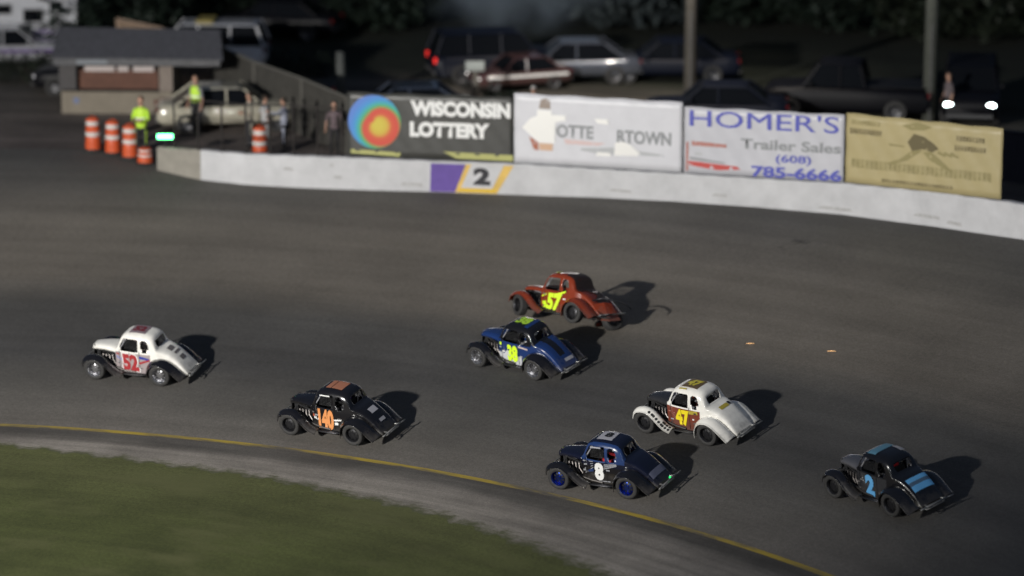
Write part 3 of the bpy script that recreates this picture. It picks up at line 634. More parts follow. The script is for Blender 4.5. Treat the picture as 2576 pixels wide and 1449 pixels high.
def race_car(label, mid_px, yaw, slots, rule, fend_f, fend_r, hoodm, rimm, tilt=(0, 0, 0), lift=0, steer=0, engine_open=True, driver_look=None, near=None, netted=True):
    f, r_ = [on_ground(*p) for p in mid_px]; m_ = (f + r_) / 2; yw = R(yaw); left = Vector((-math.sin(yw), math.cos(yw), 0)); c_ = m_ - left * .66
    fw = Vector((math.cos(yw), math.sin(yw), 0)); c_ = c_ - fw * ((XF + XR) / 2)
    e = .3; zf = [ground_z(*(c_ + d).xy) for d in (fw * e, -fw * e, left * e, -left * e)]
    X = (fw * 2 * e + Vector((0, 0, zf[0] - zf[1]))).normalized(); Yv = (left * 2 * e + Vector((0, 0, zf[2] - zf[3]))).normalized(); Z = X.cross(Yv).normalized(); Yv = Z.cross(X)
    M = Matrix((X, Yv, Z)).transposed().to_4x4(); M.translation = Vector((c_.x, c_.y, ground_z(c_.x, c_.y) + .01 + lift))
    M = M @ Matrix.Rotation(R(tilt[0]), 4, 'X') @ Matrix.Rotation(R(tilt[1]), 4, 'Y')
    root = empty('race_car'); root.matrix_world = M; tag(root, label, 'race car', 'small coupe race cars on the track')
    b = body_mesh(rule); body = b.build('body', slots, root, smooth=True); sharp(body, 50); solid(body, .012)
    for s in (1, -1):
        for xs_ in (.36, -.218):
            b = MB(); b.add([(xs_ + dx, s * (smooth_tab(WB, xs_) * (1 if z_ > .35 else .992) + .003), z_) for dx, z_ in ((-.006, .22), (.006, .22), (.006, .80), (-.006, .80))], [(0, 1, 2, 3)]); b.build('door_seam', DBLK, body)
        rg = random.Random(label)
        for k in range(5):
            xx = rg.choice((.34, .40, .30, -.28, -.36)) + rg.uniform(-.03, .03); zz = rg.uniform(.26, .70); w_ = rg.uniform(.02, .05)
            b = MB(); b.add([(xx + dx * w_, s * (smooth_tab(WB, xx) * .995 + .008), zz + dz * .018) for dx, dz in ((-1, -1), (1, -1), (1, 1), (-1, 1))], [(0, 1, 2, 3)]); b.build('sticker', rg.choice((DWHT, SILVER, mat('decal_silver', (.42, .43, .46), .35, .3), mat('decal_dark_grey', (.14, .13, .13), .4))), body)
    b = MB()
    for k in range(7): z_ = .85 + .03 * k; b.tube([(.20, .445 - .01 * k, z_), (-.15, .448 - .01 * k, z_)], .006, 4)
    for k in range(8): x_ = -.14 + .048 * k; b.tube([(x_, .448, .84), (x_, .39, 1.06)], .006, 4)
    if netted: b.build('window_net', BLKPLAST, root)
    # hood: a top panel open at the sides, with the grille shell at its nose
    b = MB(); g = []; N = 14
    for i in range(N + 1):
        x = .48 + .74 * i / N; wd = .385 - .175 * (i / N) ** .9; zt = .795 + .012 * math.sin(i / N * 3) - .035 * (i / N) ** 3
        for j in range(13):
            th = math.pi * j / 12; cc, ss = math.cos(th), math.sin(th); y = wd * math.copysign(abs(cc) ** (2 / 3.2), cc); g.append((x, y, zt - .12 + .12 * abs(ss) ** (2 / 3.2)))
    b.add(g, [(i * 13 + j, i * 13 + j + 1, (i + 1) * 13 + j + 1, (i + 1) * 13 + j) for i in range(N) for j in range(12)]); hd = solid(b.build('hood', hoodm, root, smooth=True), .015)
    b = MB(); b.cur = 0; g = []
    for i in range(9):
        t = i / 8; z = .26 + .50 * t; x = 1.30 - .09 * t; wd = .13 + .085 * math.sin(t * 1.9); 
        for j in range(9):
            th = math.pi * j / 8; g.append((x + .05 * math.sin(th) - .05, wd * math.cos(th), z))
    b.add(g, [(i * 9 + j, (i + 1) * 9 + j, (i + 1) * 9 + j + 1, i * 9 + j + 1) for i in range(8) for j in range(8)]); solid(b.build('grille', BLKPLAST, root, smooth=True), .02)
    # engine and headers seen under the hood
    b = MB(); b.box(.55, .98, -.17, .17, .30, .62); b.cur = 1; b.box(.60, .92, -.19, .19, .60, .665); b.cur = 2
    for k in range(4):
        x = .62 + .09 * k; b.tube([(x, .17, .58), (x + .02, .27, .55), (x - .02, .33, .44), (x - .12, .36, .33)], .02, 6)
    b.tube([(.86, .36, .33), (.2, .47, .24), (-.1, .49, .22)], .028, 8); b.cur = 3; b.tube([(1.2, .2, .40), (.45, .34, .34)], .028, 6); b.tube([(1.2, -.2, .40), (.45, -.34, .34)], .028, 6)
    b.tube([(1.16, .16, .66), (.5, .36, .60)], .018, 6); b.box(1.02, 1.12, -.18, .18, .30, .68); b.build('engine', [DARKMET, mat('engine_cover', (.3, .3, .31), .4, .7), mat('header_pipe', (.13, .12, .115), .45, .9), INTER], root)
    # chassis, floor, axles
    b = MB(); b.box(-1.1, 1.15, -.30, .30, .14, .20); b.tube([(XF, -.60, WR), (XF, .60, WR)], .03, 8); b.tube([(XR, -.60, WR), (XR, .60, WR)], .04, 8); b.box(-.45, .42, -.40, .40, .16, .22)
    for s in (-1, 1): b.tube([(XF - .02, s * .5, WR - .05), (.55, s * .32, .22)], .016, 6); b.tube([(XF + .05, s * .48, .42), (XF, s * .30, .62)], .03, 6); b.tube([(XR, s * .5, .30), (-.45, s * .35, .25)], .02, 6)
    b.build('chassis', INTER, root)
    # fenders
    for s in (1, -1):
        o = sweep(FF, s * .515, s * .765, .035).build('front_fender', fend_f, root, smooth=True); solid(o, .012, 0)
        b = MB(); b.tube([(.99, s * .52, .60), (.99, s * .40, .50)], .02, 6)
        b.build('fender_brace', DARKMET, o)
        o = sweep(RF, s * .385, s * .765, .038).build('rear_fender', fend_r, root, smooth=True); solid(o, .012, 0)
    # side rails, bumpers
    for s in (1, -1):
        b = MB(); b.tube([(.30, s * .45, .20), (.24, s * .60, .20), (.10, s * .64, .20), (-.30, s * .64, .20), (-.42, s * .58, .20), (-.45, s * .45, .20)], .024, 8); b.box(-.4, .24, s * .47 - .06, s * .47 + .06, .15, .18); b.build('side_rail', DARKMET if slots[0] != WHITE else BLKPLAST, root, smooth=True)
    b = MB(); b.tube([(-1.40, .25, .26), (-1.60, .27, .28), (-1.66, .40, .29), (-1.66, .55, .29)], .02, 8); b.tube([(-1.40, -.25, .26), (-1.60, -.27, .28), (-1.66, -.40, .29), (-1.66, -.55, .29)], .02, 8)
    b.tube([(-1.64, -.38, .285), (-1.64, .38, .285)], .022, 8); b.tube([(-1.45, -.3, .20), (-1.60, -.3, .20), (-1.60, .3, .20), (-1.45, .3, .20)], .018, 8); b.build('rear_bumper', mat('bumper_tube', (.30, .30, .29), .4, .6), root, smooth=True)
    b = MB(); b.tube([(1.15, .22, .27), (1.40, .24, .28), (1.44, .10, .28), (1.44, -.10, .28), (1.40, -.24, .28), (1.15, -.22, .27)], .02, 8); b.tube([(1.12, .2, .40), (1.40, .2, .40), (1.42, 0, .40), (1.40, -.2, .40), (1.12, -.2, .40)], .018, 8); b.build('front_bumper', mat('bumper_tube', (.30, .30, .29), .4, .6), root, smooth=True)
    # cage, seat, steering wheel, dashboard
    b = MB()
    for s in (1, -1):
        b.tube([(.38, s * .36, .25), (.37, s * .37, .80), (.17, s * .33, 1.10), (-.30, s * .33, 1.12), (-.44, s * .34, .98), (-.46, s * .36, .25)], .017, 8); b.tube([(.37, s * .38, .62), (-.45, s * .38, .50)], .017, 8); b.tube([(-.33, s * .32, 1.10), (-.95, s * .25, .60)], .017, 8)
    b.tube([(.17, -.33, 1.10), (.17, .33, 1.10)], .017, 8); b.tube([(-.30, -.33, 1.12), (-.30, .33, 1.12)], .017, 8); b.tube([(-.44, -.34, .98), (-.44, .34, .98)], .017, 8); b.tube([(-.45, .36, .50), (-.33, -.32, 1.08)], .016, 8)
    b.build('roll_cage', mat('cage_paint', (.05, .05, .06) if slots[0] != WHITE else (.30, .30, .32), .4), root, smooth=True)
    b = MB(); b.box(-.5, -.44, -.20, .20, .30, .92); b.box(-.5, -.12, -.2, .2, .24, .32); b.box(-.47, -.30, -.22, -.18, .3, .80); b.box(-.47, -.30, .18, .22, .3, .80); bevel(b.build('seat', INTER, root), .02)
    b = MB(); b.lathe([(.155 + .014 * math.cos(a * math.pi / 4), .014 * math.sin(a * math.pi / 4)) for a in range(8)], 24, Matrix.Translation((.12, 0, .73)) @ Matrix.Rotation(R(62), 4, 'Y'), closed=True); b.tube([(.13, 0, .725), (.40, 0, .60)], .018, 6); b.build('steering_wheel', BLKPLAST, root, smooth=True)
    b = MB(); b.box(.34, .40, -.36, .36, .62, .79); b.build('dashboard', INTER, root)
    for x, st in ((XF, steer), (XR, 0)):
        for s in (1, -1): add_wheel(root, x, s, rimm, steer=R(st))
    return root, body, M
def door_rule(x, y, z, side): return 1 if (side and z < .735 and -.52 < x) else 0

P = {'52': [(236, 952.5), (411, 970)], '140': [(732.5, 1096.6), (892.5, 1115)], '38': [(1209, 924.5), (1344, 952)], '57': [(1300.5, 838), (1446, 843)],
     '47': [(1630, 1095), (1779.4, 1112.6)], '8': [(1409.4, 1234.3), (1582, 1248.4)], 'd': [(2107.6, 1256), (2241.7, 1292.7)]}
# 52 white over silver-pink, black fenders
SIL = mat('decal_silver_pink', (.42, .36, .36), .35, .2)
c52, bd, M52 = race_car('white coupe race car with red 52 and black fenders, leading at far left', P['52'], 162, [WHITE, SIL], door_rule, BLACK, BLACK, WHITE, SILVER)
for s in (1, -1): side_text('52', .04, .475, .52, .52, DWHT, bd, s, .005, .045, -.1, 'number_outline'); side_text('52', .04, .475, .48, .46, DRED, bd, s, .011, .026, -.1)
side_poly('red_stripe', [(.46, .70), (.20, .66), (.20, .62), (.46, .66)], DRED, bd); side_poly('blue_stripe', [(.46, .62), (.26, .56), (.26, .50), (.46, .56)], mat('decal_pale_blue', (.25, .26, .45), .4), bd, .005)
side_poly('dark_stripe', [(-.22, .68), (-.50, .62), (-.50, .57), (-.22, .60)], DBLU, bd); side_poly('red_flash', [(-.20, .50), (-.50, .60), (-.52, .56), (-.22, .44)], DRED, bd, .006)
top_patch('roof_panel', mat('decal_grey_red', (.22, .17, .19), .4), bd, -.34, .12, -.24, .26); top_text('52', -.11, .30, .34, mat('decal_dark_red', (.16, .02, .03), .4), bd, .014)
top_patch('deck_badge', mat('decal_dark_grey', (.14, .13, .13), .4), bd, -.86, -1.0, -.13, .13); top_patch('deck_badge', mat('decal_dark_grey', (.14, .13, .13), .4), bd, -1.06, -1.12, -.18, .12)
top_patch('deck_badge', mat('decal_dark_grey', (.14, .13, .13), .4), bd, -1.20, -1.30, -.12, .10)
# 140 black with orange number
c140, bd, M140 = race_car('glossy black coupe race car with orange number 140 beside the yellow line', P['140'], 152, [BLACK, BLACK], door_rule, BLACK, BLACK, BLACK, DARKMET)
for s in (1, -1): side_text('140', .03, .475, .55, .46, ORG, bd, s, .010, .06)
side_poly('white_lettering', [(.40, .50), (.20, .46), (.20, .40), (.40, .44)], DWHT, bd, .005); side_poly('rust_flash', [(.44, .56), (.22, .52), (.22, .47), (.44, .48)], mat('decal_rust', (.35, .08, .04), .4), bd, .004)
side_poly('white_lettering', [(-.20, .50), (-.42, .53), (-.42, .49), (-.2, .46)], DWHT, bd, .005); side_poly('white_lettering', [(-.22, .42), (-.32, .43), (-.32, .36), (-.22, .35)], DWHT, bd, .005)
top_patch('roof_panel', mat('decal_salmon', (.36, .15, .09), .4), bd, -.36, -.06, -.20, .24); top_patch('roof_panel', mat('decal_salmon', (.36, .15, .09), .4), bd, -.04, .10, -.20, .24)
side_poly('name_strip', [(.19, 1.105), (-.10, 1.115), (-.10, 1.085), (.20, 1.075)], DWHT, bd, -.045)
top_patch('deck_badge', mat('decal_grey_white', (.38, .38, .42), .4), bd, -1.0, -1.14, -.16, .14); top_patch('deck_badge', mat('decal_grey_white', (.38, .38, .42), .4), bd, -1.30, -1.36, -.12, .12)
# 38 blue
def rule38(x, y, z, side): return 1 if (x > -.72 and z > .80) or (-1.3 < x < -.72 and abs(y) < .12) else (2 if side and z < .42 and x > -.3 else 0)
c38, bd, M38 = race_car('blue and black coupe race car with fluorescent number 38, close below the orange car', P['38'], 142, [BLUE, BLACK, mat('decal_pearl', (.55, .56, .58), .35)], rule38, BLACK, BLACK, BLUE, SILVER)
for s in (1, -1): side_text('38', -.02, .49, .46, .34, FLUO, bd, s, .010, .045)
side_poly('pearl_flash', [(.16, .55), (.28, .42), (.22, .28), (.02, .24), (.05, .5)], mat('decal_pearl', (.55, .56, .58), .35), bd, .005); side_poly('small_badge', [(.44, .72), (.36, .72), (.36, .64), (.44, .64)], FLUO, bd, .005)
side_poly('silver_sweep', [(-.22, .74), (-.52, .70), (-.52, .66), (-.22, .69)], mat('decal_pinkish', (.55, .45, .42), .35), bd, .006)
top_text('38', -.12, .40, .40, mat('decal_lime', (.40, .66, .05), .4), bd, .012, .03); top_patch('blue_corner', BLUE, bd, -.44, -.32, -.30, .30, .006); top_patch('tail_strip', mat('decal_grey_white', (.38, .38, .42), .4), bd, -1.38, -1.44, -.28, .05)
# 57 orange-red, being pitched up on its right side with bent rear
c57, bd, M57 = race_car('orange red coupe race car with fluorescent 57, tipped up with its tail smashed', P['57'], 139, [RED, RED], door_rule, RED, RED, RED, DARKMET, tilt=(17, 5, 0), lift=.21, steer=-24)
for s in (1, -1): side_text('57', -.03, .46, .48, .50, FLUO, bd, s, .012, .055, .12)
side_poly('fluorescent_slash', [(.44, .60), (.24, .68), (.24, .64), (.44, .56)], FLUO, bd, .006); side_poly('fluorescent_slash', [(-.10, .70), (-.42, .80), (-.42, .75), (-.10, .64)], FLUO, bd, .006)
side_poly('fluorescent_slash', [(.42, .44), (.26, .48), (.24, .30), (.36, .28)], FLUO, bd, .006)
top_patch('roof_flash', FLUO, bd, .02, .14, .05, .28); top_patch('soot_stain', mat('decal_soot', (.035, .02, .02), .6, noise=.6, nscale=14), bd, -.86, -.32, -.36, .30, .01, 14, lambda a, b_: (-.86 + .50 * a + .05 * math.sin(b_ * 9), -.38 + .74 * b_))
top_patch('soot_stain', MATS['decal_soot'], bd, -1.36, -.95, -.34, .12, .012, 12, lambda a, b_: (-1.36 + .42 * a + .06 * math.sin(b_ * 8 + 1), -.34 + (.40 + .1 * math.sin(a * 7)) * b_))
b = MB(); b.tube([(-1.2, .30, .62), (-1.45, .2, .70), (-1.70, .0, .66), (-1.95, -.25, .55), (-2.0, -.35, .45)], .022, 8); b.tube([(-1.3, .45, .30), (-1.6, .40, .22), (-1.72, .1, .30)], .022, 8); b.build('bent_bumper', DARKMET, c57, smooth=True)
b = MB(); b.add([(-1.35, .42, .55), (-1.42, .30, .12), (-1.62, .05, .10), (-1.50, .20, .60), (-1.55, -.05, .58), (-1.72, -.30, .12)], [(0, 1, 2, 3), (3, 2, 5, 4)]); solid(b.build('torn_panel', RED, c57), .015)
for x, z, y in ((.95, .5, .79), (.85, .42, .79)): pass
b = MB(); b.box(.30, .46, .70, .79, .30, .335); b.box(.32, .44, .70, .79, .36, .385); 
# 47 white with maroon door
c47, bd, M47 = race_car('white coupe race car with yellow number 47 on a maroon door and dotted front fender', P['47'], 143, [WHITE, MAROON], door_rule, WHITE, WHITE, paint('dark_grey', (.03, .03, .032)), DARKMET)
for s in (1, -1): side_text('47', -.01, .50, .42, .42, YEL, bd, s, .010, .05, -.08)
side_poly('pink_pinstripe', [(.44, .60), (.22, .585), (.22, .57), (.44, .585)], mat('decal_pink', (.6, .32, .28), .4), bd); side_poly('yellow_badge', [(-.20, .71), (-.46, .73), (-.47, .64), (-.20, .62)], mat('decal_mustard', (.42, .34, .05), .4), bd)
top_patch('roof_panel', mat('decal_brown', (.13, .09, .05), .4), bd, -.36, .10, -.24, .26, .006); top_text('47', -.13, .34, .36, mat('decal_mustard_bright', (.55, .48, .06), .4), bd, .014); top_patch('name_strip', mat('decal_mustard', (.42, .34, .05), .4), bd, -.10, .12, .31, .355, .006)
top_patch('deck_badge', mat('decal_mustard', (.42, .34, .05), .4), bd, -.90, -1.0, -.16, .18); top_patch('deck_badge_dark', DBLK, bd, -.89, -.99, -.26, -.18)
for s in (1, -1):                                  # black dots along the outer slope of the front fender
    rw = sweep(FF, s * .515, s * .765, .035).rows; b = MB(); nr = len(rw)
    for k in range(9):
        fi = nr * (.50 + .053 * k); i = min(nr - 2, int(fi))
        for uu in ((.80,) if k < 5 else (.80, .52)):
            j = uu * 9; j0 = int(j); P0 = Vector(rw[i][j0]).lerp(Vector(rw[i][j0 + 1]), j - j0); tx = (Vector(rw[i + 1][j0]) - Vector(rw[i][j0])).normalized(); ty = (Vector(rw[i][j0 + 1]) - Vector(rw[i][j0])).normalized()
            nn = tx.cross(ty).normalized(); nn = nn if nn.z > 0 else -nn
            b.add([P0 + nn * .012 + tx * .036 * math.cos(a) + ty * .036 * math.sin(a) for a in [2 * math.pi * q / 14 for q in range(14)]], [tuple(range(14))])
    b.build('black_dots', DBLK, c47)
# 8 dark blue black
def rule8(x, y, z, side): return 1 if (side and z < .62) else (2 if z > .74 and abs(y) > .33 and x > -.7 else 0)
c8, bd, M8 = race_car('dark blue coupe race car with white number 8 and bright blue wheels', P['8'], 150, [NAVY, BLACK, paint('mid_blue', (.014, .040, .14))], rule8, BLACK, BLACK, NAVY, BLUEMET)
for s in (1, -1): side_text('8', -.02, .50, .46, .25, DWHT, bd, s, .011, .055)
for k in range(4): side_poly('silver_streak', [(.44 - .02 * k, .72 - .10 * k), (.14, .74 - .05 * k), (.14, .725 - .05 * k), (.44 - .02 * k, .69 - .10 * k)], mat('decal_silver', (.42, .43, .46), .35, .3), bd)
for k in range(3): side_poly('silver_streak', [(-.16, .70 - .05 * k), (-.50, .74 - .02 * k), (-.50, .72 - .02 * k), (-.16, .67 - .05 * k)], mat('decal_silver', (.42, .43, .46), .35, .3), bd)
side_poly('silver_streak', [(.20, .24), (-.3, .27), (-.3, .245), (.2, .22)], mat('decal_silver', (.42, .43, .46), .35, .3), bd); side_poly('blue_streak', [(.34, .46), (.14, .56), (.14, .48), (.34, .42)], paint('mid_blue', (.014, .040, .14)), bd)
top_patch('roof_panel', mat('decal_grey_white', (.38, .38, .42), .4), bd, -.30, .10, -.2, .25); top_text('8', -.12, .26, .2, DBLK, bd, .014); side_poly('name_strip', [(.20, 1.10), (-.08, 1.115), (-.08, 1.075), (.21, 1.06)], mat('decal_grey_white', (.38, .38, .42), .4), bd, -.045)
top_patch('tail_strip', mat('decal_grey_blue', (.16, .17, .24), .4), bd, -1.28, -1.40, -.33, .33)
b = MB(); b.ell((-1.60, -.12, .30), .03, .03, .03, 8, 6); b.build('tail_lamp', mat('green_lamp', (.02, .3, .08), .3, emit=(.02, .9, .2), es=1.2), c8)
# dark car at the right, light blue marks
cd, bd, MD = race_car('dark coupe race car with light blue numbers and blue tail panel, last at far right', P['d'], 130, [BLACK, GREY], door_rule, BLACK, BLACK, paint('dim_grey', (.10, .10, .11)), DARKMET)
for s in (1, -1): side_text('2', .0, .48, .52, .30, DSKY, bd, s, .011, .06)
top_patch('roof_panel', mat('decal_dim_sky', (.10, .24, .34), .4), bd, -.12, .14, -.30, .34); top_patch('roof_panel', mat('decal_grey_white', (.38, .38, .42), .4), bd, -.42, -.14, -.34, -.2)
for a, c in ((-.98, -1.08), (-1.16, -1.28)): top_patch('tail_panel', DSKY, bd, a, c, -.34, .30)
top_patch('tail_panel_middle', mat('decal_dim_blue', (.08, .14, .22), .4), bd, -1.08, -1.16, -.34, .30, .009)

driver('driver in dark suit and dark helmet inside the leading white number 52 car', c52, CL('black', (.02, .02, .022)), mat('helmet_dark', (.04, .04, .05), .25), M52)
driver('driver in black suit and purple helmet inside the black number 140 car', c140, CL('black', (.02, .02, .022)), mat('helmet_purple', (.08, .02, .18), .25), M140)
driver('driver in white helmet seen through the window of the blue number 38 car', c38, CL('grey', (.22, .22, .23)), mat('helmet_white', (.75, .75, .75), .25), M38)
driver('driver with pale helmet inside the tipped orange red number 57 car', c57, CL('black', (.02, .02, .022)), mat('helmet_pale', (.5, .5, .52), .25), M57)
driver('driver in grey helmet inside the white and maroon number 47 car', c47, CL('grey', (.22, .22, .23)), mat('helmet_grey', (.3, .3, .32), .25), M47)
driver('driver in red gear inside the dark blue number 8 car', c8, CL('red', (.45, .02, .03)), mat('helmet_grey', (.3, .3, .32), .25), M8)
driver('driver in red helmet inside the dark car at far right', cd, CL('black', (.02, .02, .022)), mat('helmet_red', (.5, .02, .03), .25), MD)

# loose wheel torn off the orange car, bits and sparks
p = on_ground(1540, 826); lw = add_wheel(None, 0, 1, DARKMET, name='loose_wheel'); lw.matrix_world = Matrix.Translation((p.x, p.y, p.z + .22)) @ Matrix.Rotation(R(35), 4, 'Z') @ Matrix.Rotation(R(62), 4, 'X')
tag(lw, 'loose torn-off wheel lying behind the tipped orange red car', 'wheel')
for (px, py, a, l) in ((1500, 822, 20, .3),):
    p = on_ground(px, py); b = MB(); b.add([(0, 0, 0), (l, .05, .03), (l * .8, .16, .12), (.05, .14, .05)], [(0, 1, 2, 3)]); o = solid(b.build('debris_shard', mat('debris_red', (.28, .05, .025), .5)), .012); o.location = p + Vector((0, 0, .015)); o.rotation_euler = (0, 0, R(a))
    tag(o, {1500: 'torn orange red panel piece under the tipped car tail', 1565: 'small orange red shard beside the loose wheel', 1440: 'orange red strip lying below the tipped car between its wheels'}[px], 'debris', 'crash debris behind the orange red car')
for (px, py, lb) in ((1887, 870, 'left orange spark streak low over the track'), (2092, 889, 'right orange spark streak low over the track')):
    p = on_ground(px, py); b = MB(); b.tube([(-.11, 0, 0), (0, 0, .008), (.11, 0, .004)], [.002, .005, .002], 6); o = b.build('spark', mat('spark', (1, .5, .2), .5, emit=(1, .55, .22), es=2.2)); o.location = p + Vector((0, 0, .06)); tag(o, lb, 'spark', 'sparks from the crash')

# ------------------------------------------------------------ parked road vehicles
PROF = {   # outline of the side: (fraction of length from nose, height); belt height; glasshouse from..to
 'sedan': dict(L=4.6, W=1.78, H=1.43, hood=.86, belt=.92, g=(.27, .41, .72, .88), deck=.96),
 'suv': dict(L=4.6, W=1.85, H=1.75, hood=1.02, belt=1.08, g=(.24, .36, .93, .99), deck=1.08),
 'pickup': dict(L=5.4, W=1.95, H=1.85, hood=1.08, belt=1.15, g=(.25, .35, .58, .62), deck=1.12),
 'van': dict(L=4.9, W=1.95, H=1.95, hood=1.05, belt=1.12, g=(.12, .27, .95, .985), deck=1.12)}
GLASS = mat('dark_car_glass', (.006, .007, .009), .12, spec=.08); HEADL = mat('headlight_lens', (.7, .7, .72), .1, 0, .5); HEADON = mat('headlight_on', (.9, 1, 1), .3, emit=(.82, 1, .97), es=18)
TAILL = mat('tail_light_lens', (.12, .008, .008), .2); TAILON = mat('tail_light_on', (.8, .02, .02), .3, emit=(1, .04, .03), es=.9)
wt, wr, wh = None, None, None
def vehicle(name, cat, label, kind, loc, head, body, lights=HEADL, tails=TAILL, stripe=None, group='vehicles parked beyond the wall', roofrack=None):
    q = PROF[kind]; L, W, H = q['L'], q['W'], q['H']; root = empty(name, loc, R(head)); tag(root, label, cat, group)
    # lower body: stations along x, rounded box sections
    def section(x, wd, z0, z1, n=4.5, N=20):
        out = []
        for k in range(N):
            a = 2 * math.pi * (k + .5) / N; cc, ss = math.cos(a), math.sin(a)
            out.append((x, wd * math.copysign(abs(cc) ** (2 / n), cc), (z0 + z1) / 2 + (z1 - z0) / 2 * math.copysign(abs(ss) ** (2 / n), ss)))
        return out
    g0, g1, g2, g3 = q['g']; st = []
    for f in [0, .012, .04, .1, .18, g0, g1, .5, g2, min(.93, g3), .965, .99, 1.0]:
        if f <= g0: zt = q['hood'] * (.74 + .26 * min(1, f / .06) ** .5) + (q['belt'] - q['hood']) * (f / g0) ** 2
        elif f >= g3 - .02 or f > g2: zt = q['belt'] + (q['deck'] - q['belt']) * min(1, (f - g2) / .1) - (.16 if f > .985 else 0)
        else: zt = q['belt']
        wd = W / 2 * (1 - .22 * max(0, 1 - f / .10) ** 2 - .12 * max(0, (f - .93) / .07) ** 2)
        st.append(section(L / 2 - f * L, wd, .24 + (.12 if f < .02 or f > .98 else 0), zt))
    b = MB(); N = 20; b.add([p for r_ in st for p in r_], [(i * N + k, (i + 1) * N + k, (i + 1) * N + (k + 1) % N, i * N + (k + 1) % N) for i in range(len(st) - 1) for k in range(N)] + [tuple(range(N)), tuple((len(st) - 1) * N + k for k in range(N))[::-1]])
    bo = b.build('body', body, root, smooth=True); sharp(bo, 60)
    # glasshouse: glass box with a body-coloured roof and pillars
    x = [L / 2 - f * L for f in (g0, g1, g2, g3)]; w1, w2 = W / 2 * .93, W / 2 * .76; zb, zr = q['belt'] - .04, H
    b = MB(); vs = [(x[0], -w1, zb), (x[0], w1, zb), (x[3], w1, zb), (x[3], -w1, zb), (x[1], -w2, zr - .04), (x[1], w2, zr - .04), (x[2], w2, zr - .04), (x[2], -w2, zr - .04)]
    b.add(vs, [(0, 1, 5, 4), (1, 2, 6, 5), (2, 3, 7, 6), (3, 0, 4, 7), (4, 5, 6, 7)]); b.build('windows', GLASS, root)
    b = MB(); e = .03; b.add([(x[1] + e, -w2 - e, zr - .05), (x[1] + e, w2 + e, zr - .05), (x[2] - e, w2 + e, zr - .05), (x[2] - e, -w2 - e, zr - .05), (x[1] - .2, -w2 + .12, zr), (x[1] - .2, w2 - .12, zr), (x[2] + .15, w2 - .12, zr), (x[2] + .15, -w2 + .12, zr)],
                        [(0, 1, 5, 4), (1, 2, 6, 5), (2, 3, 7, 6), (3, 0, 4, 7), (4, 5, 6, 7), (3, 2, 1, 0)]); rf = b.build('roof', body, root)
    nP = {'sedan': (.52,), 'suv': (.5, .74), 'pickup': (.47,), 'van': (.42, .68)}[kind]
    for s in (1, -1):
        prs = [((x[0], s * w1, zb), (x[1] + e, s * (w2 + .01), zr - .04), .035), ((x[3], s * w1, zb), (x[2] - e, s * (w2 + .01), zr - .04), .05)]
        prs += [((L / 2 - f * L, s * (w1 + .01), zb), (L / 2 - f * L, s * (w2 + .012), zr - .04), .04) for f in nP]
        for a_, c_, r_ in prs: b = MB(); b.tube([a_, c_], r_, 6); b.build('pillar', body, rf)
    if kind == 'pickup':
        b = MB(); b.box(-L / 2 + .08, L / 2 - g3 * L - .1, -W / 2 + .14, W / 2 - .14, q['deck'] + .002, q['deck'] + .012); b.build('bed_cover', BLKPLAST, root)
    for s in (1, -1):
        b = MB(); b.ell((L / 2 - .10, s * (W / 2 - .30), q['hood'] * .74), .10, .20, .09, 10, 6); b.build('headlight', lights, root, smooth=True)
        b = MB(); b.box(-L / 2 - .012, -L / 2 + .06, s * (W / 2 - .22) - .10, s * (W / 2 - .22) + .10, q['deck'] * .70, q['deck'] * .88); bevel(b.build('tail_light', tails, root), .015)
        b = MB(); b.ell((x[0] - .25, s * (W / 2 + .10), q['belt'] + .07), .06, .10, .07, 8, 6); b.build('mirror', body, root, smooth=True)
    b = MB(); b.box(L / 2 - .05, L / 2 + .03, -W / 2 + .18, W / 2 - .18, .34, .48); b.box(-L / 2 - .04, -L / 2 + .05, -W / 2 + .14, W / 2 - .14, .36, .52); bevel(b.build('bumper', mat('bumper_dark', (.06, .06, .062), .5), root), .02)
    rw = .33 if kind == 'sedan' else .37
    for fx in (.17, .80):
        for s in (1, -1):
            b = MB(); M = Matrix.Translation((L / 2 - fx * L, s * (W / 2 - .10), rw)) @ Matrix.Rotation(R(-90 * s), 4, 'X')
            b.lathe([(.0, -.10), (rw - .02, -.10), (rw, -.08), (rw, .08), (rw - .02, .115), (rw * .64, .118)], 24, M); o = b.build('wheel', RUBBER, root, smooth=True); sharp(o, 40)
            b = MB(); b.lathe([(rw * .64, .118), (rw * .6, .08), (.06, .09), (0, .10)], 20, M); b.build('hubcap', mat('hubcap', (.10, .10, .105), .45, .8), o, smooth=True)
    if stripe:
        for s in (1, -1):
            b = MB(); b.box(-L / 2 * .9, L / 2 * .80, s * W / 2 * 1.0 - .002, s * W / 2 * 1.0 + .006, .62, .74); b.build('side_stripe', stripe, root)
    if roofrack:
        b = MB(); b.box(-.5, .1, -.6, .6, H + .01, H + .10); bevel(b.build('roof_bar', roofrack, root), .03)
    return root
CW = paint('car_white', (.42, .42, .44)); CS = paint('car_silver', (.10, .11, .135), .3); CDB = mat('car_dark_blue', (.004, .006, .014), .5, spec=.25); CDK = mat('car_dark', (.004, .004, .006), .5, spec=.25); CR = paint('car_dark_red', (.075, .035, .034)); CRM = paint('car_cream', (.46, .43, .34))
def lot(px, py): return on_z(px, py, ZTOP)
vehicle('parked_suv', 'suv', 'white suv parked behind the tan fence, its tail towards the trees', 'suv', lot(508, 178), 177, paint('bright_white', (.62, .62, .64)), roofrack=mat('rack_yellow', (.35, .28, .08), .6))
vehicle('parked_suv', 'suv', 'black suv with a glowing red tail light, left of the silver sedan', 'suv', lot(1250, 200), 12, CDB, tails=TAILON)
